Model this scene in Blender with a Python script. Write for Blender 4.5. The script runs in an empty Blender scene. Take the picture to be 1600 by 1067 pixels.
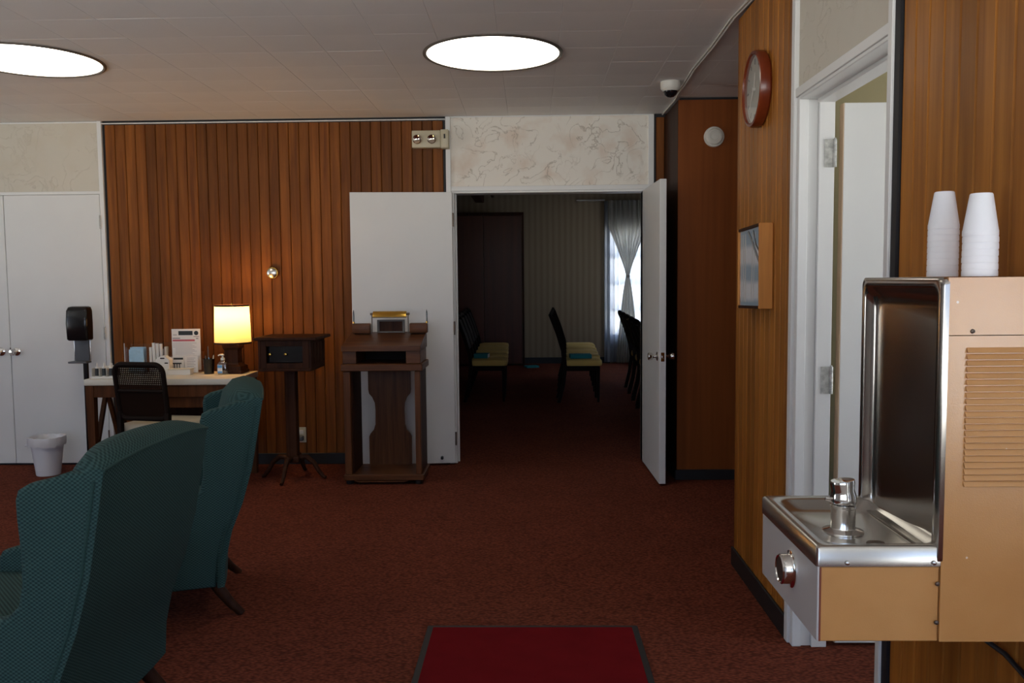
import bpy, bmesh, math, random
from mathutils import Matrix, Vector

random.seed(7)
C = bpy.context.scene.collection
PI = math.pi

# ------------------------------------------------------------------ camera, sky, exposure
EYE = 1.38
cam = bpy.data.cameras.new('camera')
cam.lens = 36.0 * 1340 / 1600
cam.sensor_width = 36.0
cam.clip_start = 0.05
cam_o = bpy.data.objects.new('camera', cam)
C.objects.link(cam_o)
yaw, pitch, roll = 0.0211976, 0.0710978, -0.0091710
cy, sy = math.cos(yaw), math.sin(yaw)
Rz = Matrix(((cy, sy, 0), (-sy, cy, 0), (0, 0, 1)))
B0 = Matrix(((1, 0, 0), (0, 0, -1), (0, 1, 0)))
c_, s_ = math.cos(pitch), math.sin(pitch)
Rp = Matrix(((1, 0, 0), (0, c_, -s_), (0, s_, c_)))
c_, s_ = math.cos(roll), math.sin(roll)
Rr = Matrix(((c_, -s_, 0), (s_, c_, 0), (0, 0, 1)))
M = Rr @ Rp @ B0 @ Rz
rx, dn, fw = M[0], M[1], M[2]
cam_o.matrix_world = Matrix(((rx[0], -dn[0], -fw[0], 0), (rx[1], -dn[1], -fw[1], 0),
                             (rx[2], -dn[2], -fw[2], EYE), (0, 0, 0, 1)))
bpy.context.scene.camera = cam_o

vs = bpy.context.scene.view_settings
vs.view_transform = 'Standard'
vs.look = 'None'
vs.exposure = 0.08
vs.gamma = 1.0
vs.use_curve_mapping = False

SKY = (0.40, 0.56, 0.88)
GROUND = (2.85, 2.85, 2.75)
SKY_STRENGTH = 4.0
world = bpy.data.worlds.new('world')
bpy.context.scene.world = world
world.use_nodes = True
wt = world.node_tree
bgn = wt.nodes['Background']
tcn = wt.nodes.new('ShaderNodeTexCoord')
sep = wt.nodes.new('ShaderNodeSeparateXYZ')
rmp = wt.nodes.new('ShaderNodeValToRGB')
mrg = wt.nodes.new('ShaderNodeMapRange')
mrg.inputs[1].default_value = -0.08
mrg.inputs[2].default_value = 0.08
wt.links.new(tcn.outputs['Generated'], sep.inputs[0])
wt.links.new(sep.outputs[2], mrg.inputs[0])
wt.links.new(mrg.outputs[0], rmp.inputs[0])
rmp.color_ramp.elements[0].color = GROUND + (1,)
rmp.color_ramp.elements[1].color = SKY + (1,)
wt.links.new(rmp.outputs[0], bgn.inputs[0])
bgn.inputs[1].default_value = SKY_STRENGTH

LAMP_POWER = 9.0          # bulb in the desk lamp
CEILING_GLOW = 5.0        # ceiling light diffusers


def portal(name, loc, rot, sx, sy_):
    l = bpy.data.lights.new(name, 'AREA')
    l.shape = 'RECTANGLE'
    l.size = sx
    l.size_y = sy_
    l.cycles.is_portal = True
    o = bpy.data.objects.new(name, l)
    o.location = loc
    o.rotation_euler = rot
    C.objects.link(o)


# ------------------------------------------------------------------ materials
def nodes(m):
    m.use_nodes = True
    return m.node_tree, m.node_tree.nodes['Principled BSDF']


def mat(name, col, rough=0.6, metal=0.0, spec=0.5, noise=0.0, nscale=20.0, bump=0.0, bscale=200.0, trans=0.0, alpha=1.0, coat=0.0):
    m = bpy.data.materials.new(name)
    nt, b = nodes(m)
    b.inputs['Base Color'].default_value = (*col, 1)
    b.inputs['Roughness'].default_value = rough
    b.inputs['Metallic'].default_value = metal
    b.inputs['Specular IOR Level'].default_value = spec
    b.inputs['Transmission Weight'].default_value = trans
    b.inputs['Alpha'].default_value = alpha
    b.inputs['Coat Weight'].default_value = coat
    tc = nt.nodes.new('ShaderNodeTexCoord')
    if noise:
        n = nt.nodes.new('ShaderNodeTexNoise')
        n.inputs['Scale'].default_value = nscale
        n.inputs['Detail'].default_value = 5
        r = nt.nodes.new('ShaderNodeValToRGB')
        r.color_ramp.elements[0].position = 0.3
        r.color_ramp.elements[1].position = 0.7
        r.color_ramp.elements[0].color = (*[c * (1 - noise) for c in col], 1)
        r.color_ramp.elements[1].color = (*[min(1, c * (1 + noise)) for c in col], 1)
        nt.links.new(tc.outputs['Object'], n.inputs['Vector'])
        nt.links.new(n.outputs['Fac'], r.inputs[0])
        nt.links.new(r.outputs[0], b.inputs['Base Color'])
    if bump:
        n = nt.nodes.new('ShaderNodeTexNoise')
        n.inputs['Scale'].default_value = bscale
        n.inputs['Detail'].default_value = 3
        bp = nt.nodes.new('ShaderNodeBump')
        bp.inputs['Strength'].default_value = bump
        bp.inputs['Distance'].default_value = 0.002
        nt.links.new(tc.outputs['Object'], n.inputs['Vector'])
        nt.links.new(n.outputs['Fac'], bp.inputs['Height'])
        nt.links.new(bp.outputs[0], b.inputs['Normal'])
    return m


def wood(name, dark, light, rough=0.4, scale=(26, 26, 1.3), vary=0.35, spec=0.4, axis_fix=None):
    m = bpy.data.materials.new(name)
    nt, b = nodes(m)
    N, L = nt.nodes, nt.links
    tc = N.new('ShaderNodeTexCoord')
    oi = N.new('ShaderNodeObjectInfo')
    mp = N.new('ShaderNodeMapping')
    mp.inputs['Scale'].default_value = scale
    mul = N.new('ShaderNodeVectorMath')
    mul.operation = 'SCALE'
    mul.inputs[0].default_value = (37.0, 53.0, 19.0)
    L.new(oi.outputs['Random'], mul.inputs['Scale'])
    L.new(mul.outputs[0], mp.inputs['Location'])
    L.new(tc.outputs['Object'], mp.inputs['Vector'])
    n = N.new('ShaderNodeTexNoise')
    n.inputs['Scale'].default_value = 1.0
    n.inputs['Detail'].default_value = 6
    n.inputs['Roughness'].default_value = 0.62
    n.inputs['Distortion'].default_value = 0.4
    L.new(mp.outputs[0], n.inputs['Vector'])
    r = N.new('ShaderNodeValToRGB')
    r.color_ramp.elements[0].position = 0.3
    r.color_ramp.elements[1].position = 0.72
    r.color_ramp.elements[0].color = (*dark, 1)
    r.color_ramp.elements[1].color = (*light, 1)
    L.new(n.outputs['Fac'], r.inputs[0])
    hv = N.new('ShaderNodeHueSaturation')
    mr = N.new('ShaderNodeMapRange')
    mr.inputs[3].default_value = 1 - vary
    mr.inputs[4].default_value = 1 + vary
    L.new(oi.outputs['Random'], mr.inputs[0])
    L.new(mr.outputs[0], hv.inputs['Value'])
    L.new(r.outputs[0], hv.inputs['Color'])
    L.new(hv.outputs[0], b.inputs['Base Color'])
    b.inputs['Roughness'].default_value = rough
    b.inputs['Specular IOR Level'].default_value = spec
    bp = N.new('ShaderNodeBump')
    bp.inputs['Strength'].default_value = 0.12
    bp.inputs['Distance'].default_value = 0.001
    L.new(n.outputs['Fac'], bp.inputs['Height'])
    L.new(bp.outputs[0], b.inputs['Normal'])
    return m


def emit(name, col, strength):
    m = bpy.data.materials.new(name)
    nt, b = nodes(m)
    b.inputs['Base Color'].default_value = (0.8, 0.8, 0.8, 1)
    b.inputs['Emission Color'].default_value = (*col, 1)
    b.inputs['Emission Strength'].default_value = strength
    return m


def carpet_mat():
    m = bpy.data.materials.new('carpet')
    nt, b = nodes(m)
    N, L = nt.nodes, nt.links
    tc = N.new('ShaderNodeTexCoord')
    mp = N.new('ShaderNodeMapping')
    mp.inputs['Scale'].default_value = (60, 130, 60)
    v = N.new('ShaderNodeTexVoronoi')
    v.inputs['Scale'].default_value = 1.0
    L.new(tc.outputs['Object'], mp.inputs['Vector'])
    L.new(mp.outputs[0], v.inputs['Vector'])
    n = N.new('ShaderNodeTexNoise')
    n.inputs['Scale'].default_value = 3.0
    n.inputs['Detail'].default_value = 4
    L.new(tc.outputs['Object'], n.inputs['Vector'])
    r = N.new('ShaderNodeValToRGB')
    r.color_ramp.elements[0].color = (0.280, 0.074, 0.038, 1)
    r.color_ramp.elements[1].color = (0.100, 0.024, 0.013, 1)
    r.color_ramp.elements[1].position = 0.75
    L.new(v.outputs['Distance'], r.inputs[0])
    mx = N.new('ShaderNodeMixRGB')
    mx.blend_type = 'MULTIPLY'
    mx.inputs[0].default_value = 0.35
    L.new(r.outputs[0], mx.inputs[1])
    L.new(n.outputs['Fac'], mx.inputs[2])
    L.new(mx.outputs[0], b.inputs['Base Color'])
    b.inputs['Roughness'].default_value = 0.95
    b.inputs['Specular IOR Level'].default_value = 0.1
    bp = N.new('ShaderNodeBump')
    bp.invert = True
    bp.inputs['Strength'].default_value = 0.7
    bp.inputs['Distance'].default_value = 0.004
    L.new(v.outputs['Distance'], bp.inputs['Height'])
    L.new(bp.outputs[0], b.inputs['Normal'])
    return m


def fabric_mat():
    m = bpy.data.materials.new('green_weave')
    nt, b = nodes(m)
    N, L = nt.nodes, nt.links
    tc = N.new('ShaderNodeTexCoord')
    sp = N.new('ShaderNodeSeparateXYZ')
    L.new(tc.outputs['Object'], sp.inputs[0])
    a = N.new('ShaderNodeMath'); a.operation = 'ADD'
    L.new(sp.outputs[0], a.inputs[0]); L.new(sp.outputs[1], a.inputs[1])

    def sine(src, k, ph=None):
        q = N.new('ShaderNodeMath'); q.operation = 'MULTIPLY'; q.inputs[1].default_value = k
        L.new(src, q.inputs[0])
        out = q.outputs[0]
        s = N.new('ShaderNodeMath'); s.operation = 'SINE'
        L.new(out, s.inputs[0])
        return s.outputs[0]
    s1 = sine(a.outputs[0], 2 * PI / 0.0145)
    s2 = sine(sp.outputs[2], 2 * PI / 0.0105)
    pr = N.new('ShaderNodeMath'); pr.operation = 'MULTIPLY'
    L.new(s1, pr.inputs[0]); L.new(s2, pr.inputs[1])
    mr = N.new('ShaderNodeMapRange')
    mr.inputs[1].default_value = -0.7
    mr.inputs[2].default_value = 0.7
    L.new(pr.outputs[0], mr.inputs[0])
    r = N.new('ShaderNodeValToRGB')
    r.color_ramp.elements[0].color = (0.013, 0.036, 0.034, 1)
    r.color_ramp.elements[1].color = (0.046, 0.098, 0.090, 1)
    L.new(mr.outputs[0], r.inputs[0])
    L.new(r.outputs[0], b.inputs['Base Color'])
    b.inputs['Roughness'].default_value = 0.85
    b.inputs['Specular IOR Level'].default_value = 0.2
    b.inputs['Sheen Weight'].default_value = 0.0
    bp = N.new('ShaderNodeBump')
    bp.inputs['Strength'].default_value = 0.5
    bp.inputs['Distance'].default_value = 0.002
    L.new(mr.outputs[0], bp.inputs['Height'])
    L.new(bp.outputs[0], b.inputs['Normal'])
    return m


def wallpaper_mat(name='wallpaper', base=(0.83, 0.79, 0.71), blush=(0.72, 0.60, 0.49), vein=(0.42, 0.36, 0.28), strength=1.0):
    m = bpy.data.materials.new(name)
    nt, b = nodes(m)
    N, L = nt.nodes, nt.links
    tc = N.new('ShaderNodeTexCoord')
    n1 = N.new('ShaderNodeTexNoise')
    n1.inputs['Scale'].default_value = 5.0
    n1.inputs['Detail'].default_value = 3
    L.new(tc.outputs['Object'], n1.inputs['Vector'])
    r1 = N.new('ShaderNodeValToRGB')
    r1.color_ramp.elements[0].position = 0.50
    r1.color_ramp.elements[1].position = 0.72
    r1.color_ramp.elements[0].color = (*base, 1)
    r1.color_ramp.elements[1].color = (*blush, 1)
    L.new(n1.outputs['Fac'], r1.inputs[0])
    # veins: thin lines where a warped noise crosses its middle, broken up by a coarse mask
    n2 = N.new('ShaderNodeTexNoise')
    n2.inputs['Scale'].default_value = 6.0
    n2.inputs['Detail'].default_value = 5
    n2.inputs['Distortion'].default_value = 1.4
    L.new(tc.outputs['Object'], n2.inputs['Vector'])
    sb = N.new('ShaderNodeMath'); sb.operation = 'SUBTRACT'; sb.inputs[1].default_value = 0.5
    L.new(n2.outputs['Fac'], sb.inputs[0])
    ab = N.new('ShaderNodeMath'); ab.operation = 'ABSOLUTE'
    L.new(sb.outputs[0], ab.inputs[0])
    mr = N.new('ShaderNodeMapRange')
    mr.inputs[1].default_value = 0.004
    mr.inputs[2].default_value = 0.016
    mr.inputs[3].default_value = 1.0
    mr.inputs[4].default_value = 0.0
    L.new(ab.outputs[0], mr.inputs[0])
    n3 = N.new('ShaderNodeTexNoise')
    n3.inputs['Scale'].default_value = 4.0
    L.new(tc.outputs['Object'], n3.inputs['Vector'])
    m3 = N.new('ShaderNodeMapRange')
    m3.inputs[1].default_value = 0.40
    m3.inputs[2].default_value = 0.52
    L.new(n3.outputs['Fac'], m3.inputs[0])
    ml = N.new('ShaderNodeMath'); ml.operation = 'MULTIPLY'
    L.new(mr.outputs[0], ml.inputs[0]); L.new(m3.outputs[0], ml.inputs[1])
    ms = N.new('ShaderNodeMath'); ms.operation = 'MULTIPLY'; ms.inputs[1].default_value = 0.6 * strength
    L.new(ml.outputs[0], ms.inputs[0])
    mx = N.new('ShaderNodeMixRGB')
    mx.inputs[2].default_value = (*vein, 1)
    L.new(ms.outputs[0], mx.inputs[0])
    L.new(r1.outputs[0], mx.inputs[1])
    L.new(mx.outputs[0], b.inputs['Base Color'])
    b.inputs['Roughness'].default_value = 0.7
    bp = N.new('ShaderNodeBump')
    bp.inputs['Strength'].default_value = 0.6
    bp.inputs['Distance'].default_value = 0.003
    L.new(ml.outputs[0], bp.inputs['Height'])
    L.new(bp.outputs[0], b.inputs['Normal'])
    return m


def stripe_mat():
    m = bpy.data.materials.new('striped_wallpaper')
    nt, b = nodes(m)
    N, L = nt.nodes, nt.links
    tc = N.new('ShaderNodeTexCoord')
    w = N.new('ShaderNodeTexWave')
    w.inputs['Scale'].default_value = 3.2
    w.inputs['Distortion'].default_value = 0.6
    w.inputs['Detail'].default_value = 2
    L.new(tc.outputs['Object'], w.inputs['Vector'])
    r = N.new('ShaderNodeValToRGB')
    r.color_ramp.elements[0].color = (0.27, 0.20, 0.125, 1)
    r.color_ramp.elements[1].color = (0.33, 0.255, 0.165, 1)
    L.new(w.outputs['Fac'], r.inputs[0])
    L.new(r.outputs[0], b.inputs['Base Color'])
    b.inputs['Roughness'].default_value = 0.8
    return m


def sheer_mat(name, col, alpha):
    m = bpy.data.materials.new(name)
    m.use_nodes = True
    nt = m.node_tree
    N, L = nt.nodes, nt.links
    N.clear()
    out = N.new('ShaderNodeOutputMaterial')
    d = N.new('ShaderNodeBsdfDiffuse'); d.inputs[0].default_value = (*col, 1)
    t = N.new('ShaderNodeBsdfTranslucent'); t.inputs[0].default_value = (*col, 1)
    x = N.new('ShaderNodeBsdfTransparent')
    m1 = N.new('ShaderNodeMixShader'); m1.inputs[0].default_value = 0.6
    m2 = N.new('ShaderNodeMixShader'); m2.inputs[0].default_value = alpha
    L.new(d.outputs[0], m1.inputs[1]); L.new(t.outputs[0], m1.inputs[2])
    L.new(x.outputs[0], m2.inputs[1]); L.new(m1.outputs[0], m2.inputs[2])
    L.new(m2.outputs[0], out.inputs[0])
    return m


def tan_mat():
    m = bpy.data.materials.new('tan_enamel')
    nt, b = nodes(m)
    N, L = nt.nodes, nt.links
    tc = N.new('ShaderNodeTexCoord')
    v = N.new('ShaderNodeTexVoronoi')
    v.inputs['Scale'].default_value = 26.0
    L.new(tc.outputs['Object'], v.inputs['Vector'])
    n = N.new('ShaderNodeTexNoise')
    n.inputs['Scale'].default_value = 14.0
    L.new(tc.outputs['Object'], n.inputs['Vector'])
    md = N.new('ShaderNodeMapRange')      # speck radius varies, most cells have none
    md.inputs[1].default_value = 0.46
    md.inputs[2].default_value = 0.78
    md.inputs[3].default_value = 0.0
    md.inputs[4].default_value = 0.14
    L.new(n.outputs['Fac'], md.inputs[0])
    lt = N.new('ShaderNodeMath'); lt.operation = 'LESS_THAN'
    L.new(v.outputs['Distance'], lt.inputs[0]); L.new(md.outputs[0], lt.inputs[1])
    n2 = N.new('ShaderNodeTexNoise')
    n2.inputs['Scale'].default_value = 5.0
    n2.inputs['Detail'].default_value = 4
    L.new(tc.outputs['Object'], n2.inputs['Vector'])
    r = N.new('ShaderNodeValToRGB')
    r.color_ramp.elements[0].position = 0.3
    r.color_ramp.elements[1].position = 0.7
    r.color_ramp.elements[0].color = (0.50, 0.235, 0.072, 1)
    r.color_ramp.elements[1].color = (0.59, 0.30, 0.105, 1)
    L.new(n2.outputs['Fac'], r.inputs[0])
    mx = N.new('ShaderNodeMixRGB')
    mx.inputs[2].default_value = (0.72, 0.55, 0.38, 1)
    L.new(lt.outputs[0], mx.inputs[0]); L.new(r.outputs[0], mx.inputs[1])
    L.new(mx.outputs[0], b.inputs['Base Color'])
    b.inputs['Roughness'].default_value = 0.24
    b.inputs['Specular IOR Level'].default_value = 0.9
    n4 = N.new('ShaderNodeTexNoise'); n4.inputs['Scale'].default_value = 500.0
    L.new(tc.outputs['Object'], n4.inputs['Vector'])
    bp = N.new('ShaderNodeBump'); bp.inputs['Strength'].default_value = 0.15; bp.inputs['Distance'].default_value = 0.001
    L.new(n4.outputs['Fac'], bp.inputs['Height']); L.new(bp.outputs[0], b.inputs['Normal'])
    return m


def glass_mat(name, col=(1, 1, 1), alpha=0.12, rough=0.03):
    m = bpy.data.materials.new(name)
    m.use_nodes = True
    nt = m.node_tree
    N, L = nt.nodes, nt.links
    N.clear()
    out = N.new('ShaderNodeOutputMaterial')
    g = N.new('ShaderNodeBsdfGlossy'); g.inputs[0].default_value = (*col, 1); g.inputs['Roughness'].default_value = rough
    x = N.new('ShaderNodeBsdfTransparent'); x.inputs[0].default_value = (*col, 1)
    fr = N.new('ShaderNodeFresnel'); fr.inputs[0].default_value = 1.5
    ad = N.new('ShaderNodeMath'); ad.operation = 'ADD'; ad.inputs[1].default_value = alpha
    gm = N.new('ShaderNodeNewGeometry')
    iv = N.new('ShaderNodeMath'); iv.operation = 'SUBTRACT'; iv.inputs[0].default_value = 1.0
    L.new(gm.outputs['Backfacing'], iv.inputs[1])
    ff = N.new('ShaderNodeMath'); ff.operation = 'MULTIPLY'
    L.new(fr.outputs[0], ad.inputs[0])
    L.new(ad.outputs[0], ff.inputs[0]); L.new(iv.outputs[0], ff.inputs[1])
    mx = N.new('ShaderNodeMixShader')
    L.new(ff.outputs[0], mx.inputs[0]); L.new(x.outputs[0], mx.inputs[1]); L.new(g.outputs[0], mx.inputs[2])
    L.new(mx.outputs[0], out.inputs[0])
    return m


def reflection_mat():
    """Painted glass reflection: draped pale curtains in front of a blue-grey window."""
    m = bpy.data.materials.new('painted_reflection')
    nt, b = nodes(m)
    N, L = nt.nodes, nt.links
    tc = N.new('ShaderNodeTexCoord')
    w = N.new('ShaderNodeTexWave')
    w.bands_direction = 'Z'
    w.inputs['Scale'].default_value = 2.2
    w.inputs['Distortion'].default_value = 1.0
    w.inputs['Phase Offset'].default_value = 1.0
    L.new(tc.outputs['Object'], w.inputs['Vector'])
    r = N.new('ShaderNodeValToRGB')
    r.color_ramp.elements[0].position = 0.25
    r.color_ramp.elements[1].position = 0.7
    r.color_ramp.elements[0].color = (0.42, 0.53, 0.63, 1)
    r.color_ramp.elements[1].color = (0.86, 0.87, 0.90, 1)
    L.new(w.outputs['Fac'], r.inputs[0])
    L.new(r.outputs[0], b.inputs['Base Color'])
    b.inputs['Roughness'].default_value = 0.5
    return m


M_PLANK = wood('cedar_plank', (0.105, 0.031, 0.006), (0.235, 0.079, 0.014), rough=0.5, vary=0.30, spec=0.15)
M_PLANK_R = wood('cedar_plank_lit', (0.235, 0.082, 0.013), (0.430, 0.168, 0.027), rough=0.42, vary=0.22, spec=0.2)  # same cedar, the right wall's brighter light put into its colour
M_CHASE = wood('chase_veneer', (0.175, 0.047, 0.010), (0.245, 0.072, 0.015), rough=0.5, spec=0.15, scale=(14, 14, 0.5), vary=0.08)
M_DARKWOOD = wood('dark_oak', (0.020, 0.007, 0.004), (0.060, 0.022, 0.010), rough=0.5, vary=0.08, spec=0.10)
M_OAK = wood('stained_oak', (0.060, 0.020, 0.007), (0.165, 0.062, 0.022), rough=0.42, spec=0.25, scale=(2.0, 40, 40), vary=0.10)
M_OAKV = wood('stained_oak_upright', (0.060, 0.020, 0.007), (0.165, 0.062, 0.022), rough=0.42, scale=(30, 30, 1.6), vary=0.08, spec=0.25)
M_DESKWOOD = wood('walnut', (0.045, 0.015, 0.005), (0.115, 0.040, 0.013), rough=0.5, vary=0.06, spec=0.12)
M_ORANGEWOOD = wood('orange_oak', (0.50, 0.185, 0.035), (0.68, 0.29, 0.06), rough=0.45, scale=(30, 30, 2), vary=0.04)
M_CHERRY = wood('cherry_red', (0.13, 0.020, 0.006), (0.20, 0.036, 0.009), rough=0.25, vary=0.03)
M_FARWOOD = wood('mahogany', (0.060, 0.016, 0.008), (0.110, 0.028, 0.012), rough=0.4, scale=(8, 8, 0.4), vary=0.05)
M_WHITE = mat('white_paint', (0.72, 0.72, 0.70), rough=0.42, noise=0.02, nscale=3)
M_TRIM = mat('white_trim', (0.74, 0.74, 0.72), rough=0.4)
M_BARE = mat('bare_door_edge', (0.60, 0.43, 0.28), rough=0.6)
M_CEIL = mat('ceiling_tile', (0.84, 0.845, 0.845), rough=0.8, noise=0.03, nscale=2, bump=0.15, bscale=120)
M_BLACK = mat('black_reveal', (0.006, 0.006, 0.008), rough=0.6)
M_RUBBER = mat('black_rubber', (0.010, 0.010, 0.011), rough=0.5)
M_CARPET = carpet_mat()
M_FABRIC = fabric_mat()
M_PIPING = mat('green_piping', (0.012, 0.050, 0.044), rough=0.8)
M_WALLPAPER = wallpaper_mat()
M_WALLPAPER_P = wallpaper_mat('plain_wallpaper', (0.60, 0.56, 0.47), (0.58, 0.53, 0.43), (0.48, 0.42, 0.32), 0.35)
M_STRIPE = stripe_mat()
M_OLIVE = mat('olive_wall', (0.42, 0.36, 0.20), rough=0.7)
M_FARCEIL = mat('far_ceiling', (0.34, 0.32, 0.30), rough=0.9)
M_STEEL = mat('stainless', (0.56, 0.55, 0.52), rough=0.26, metal=1.0)
M_STEELP = mat('stainless_panel', (0.66, 0.64, 0.62), rough=0.6, metal=0.75)
M_SPLASH = mat('stainless_splash', (0.46, 0.44, 0.41), rough=0.17, metal=1.0)
M_CHROME = mat('chrome', (0.80, 0.79, 0.77), rough=0.08, metal=1.0)
M_NICKEL = mat('satin_nickel', (0.62, 0.60, 0.56), rough=0.25, metal=1.0)
M_GALV = mat('zinc_hinge', (0.55, 0.55, 0.52), rough=0.38, metal=0.8, noise=0.25, nscale=60)
M_BRASS = mat('brass', (0.62, 0.38, 0.08), rough=0.22, metal=1.0)
M_SCREW = mat('dark_screw', (0.12, 0.09, 0.07), rough=0.4, metal=0.7)
M_TAN = tan_mat()
M_FOAM = mat('foam_cup', (0.86, 0.87, 0.90), rough=0.55, bump=0.06, bscale=400)
M_MAT = mat('red_mat', (0.135, 0.006, 0.008), rough=0.95, spec=0.05, noise=0.10, nscale=9, bump=0.6, bscale=300)
M_PLASTIC = mat('black_plastic', (0.006, 0.006, 0.007), rough=0.22)
M_GREYPL = mat('grey_plastic', (0.085, 0.087, 0.095), rough=0.5)
M_BIN = mat('white_bin', (0.70, 0.70, 0.72), rough=0.4)
M_LINER = mat('bin_liner', (0.72, 0.71, 0.71), rough=0.3, spec=0.6)
M_DESKTOP = mat('cream_laminate', (0.62, 0.58, 0.48), rough=0.35)
M_CREAM = mat('cream_upholstery', (0.58, 0.50, 0.36), rough=0.8)
M_YELLOW = mat('yellow_upholstery', (0.78, 0.54, 0.16), rough=0.8)
M_CANE = mat('dark_cane', (0.016, 0.008, 0.005), rough=0.8, spec=0.03)
M_BLKWOOD = mat('black_wood', (0.012, 0.007, 0.005), rough=0.6, spec=0.08)
M_PAPER = mat('paper', (0.74, 0.72, 0.68), rough=0.7)
M_INK = mat('grey_print', (0.30, 0.28, 0.28), rough=0.7)
M_INKD = mat('black_print', (0.018, 0.024, 0.026), rough=0.6)
M_RED = mat('red_print', (0.48, 0.10, 0.12), rough=0.6)
M_RUST = mat('rust_edge', (0.20, 0.045, 0.020), rough=0.7)
M_BOTTLELABEL = mat('dark_label', (0.025, 0.028, 0.026), rough=0.5)
M_BLUE = mat('blue_mask', (0.36, 0.56, 0.70), rough=0.7, noise=0.08, nscale=40)
M_TEAL = mat('teal_cover', (0.035, 0.24, 0.27), rough=0.8, spec=0.1)
M_LABEL = mat('blue_label', (0.10, 0.32, 0.62), rough=0.5)
M_BEIGEPL = mat('beige_plastic', (0.55, 0.50, 0.36), rough=0.45)
M_OFFWHITE = mat('offwhite_plastic', (0.70, 0.68, 0.62), rough=0.4)
M_FACE = mat('clock_face', (0.36, 0.36, 0.31), rough=0.6)
M_CLEAR = glass_mat('clear_acrylic', alpha=0.03)
M_PANE = glass_mat('window_glass', alpha=0.0)
M_PICGLASS = glass_mat('picture_glass', alpha=0.05)
M_BOTTLE = glass_mat('clear_bottle', (0.92, 0.95, 0.97), alpha=0.10, rough=0.1)
M_REFLECTION = reflection_mat()
M_SHEER = sheer_mat('sheer_white', (0.46, 0.50, 0.56), 0.975)
M_DRAPE = sheer_mat('drape_cream', (0.52, 0.50, 0.44), 0.985)
M_SHADE = sheer_mat('lampshade_cloth', (0.86, 0.72, 0.44), 1.0)
M_GLOW = emit('light_diffuser', (1.0, 0.93, 0.80), CEILING_GLOW)
M_BEZEL = mat('light_bezel', (0.16, 0.14, 0.12), rough=0.35, metal=0.6)
M_GREYFRAME = mat('grey_frame', (0.15, 0.14, 0.13), rough=0.6, spec=0.2)
M_DARKGLASS = mat('dark_glass', (0.008, 0.008, 0.010), rough=0.08)


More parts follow.
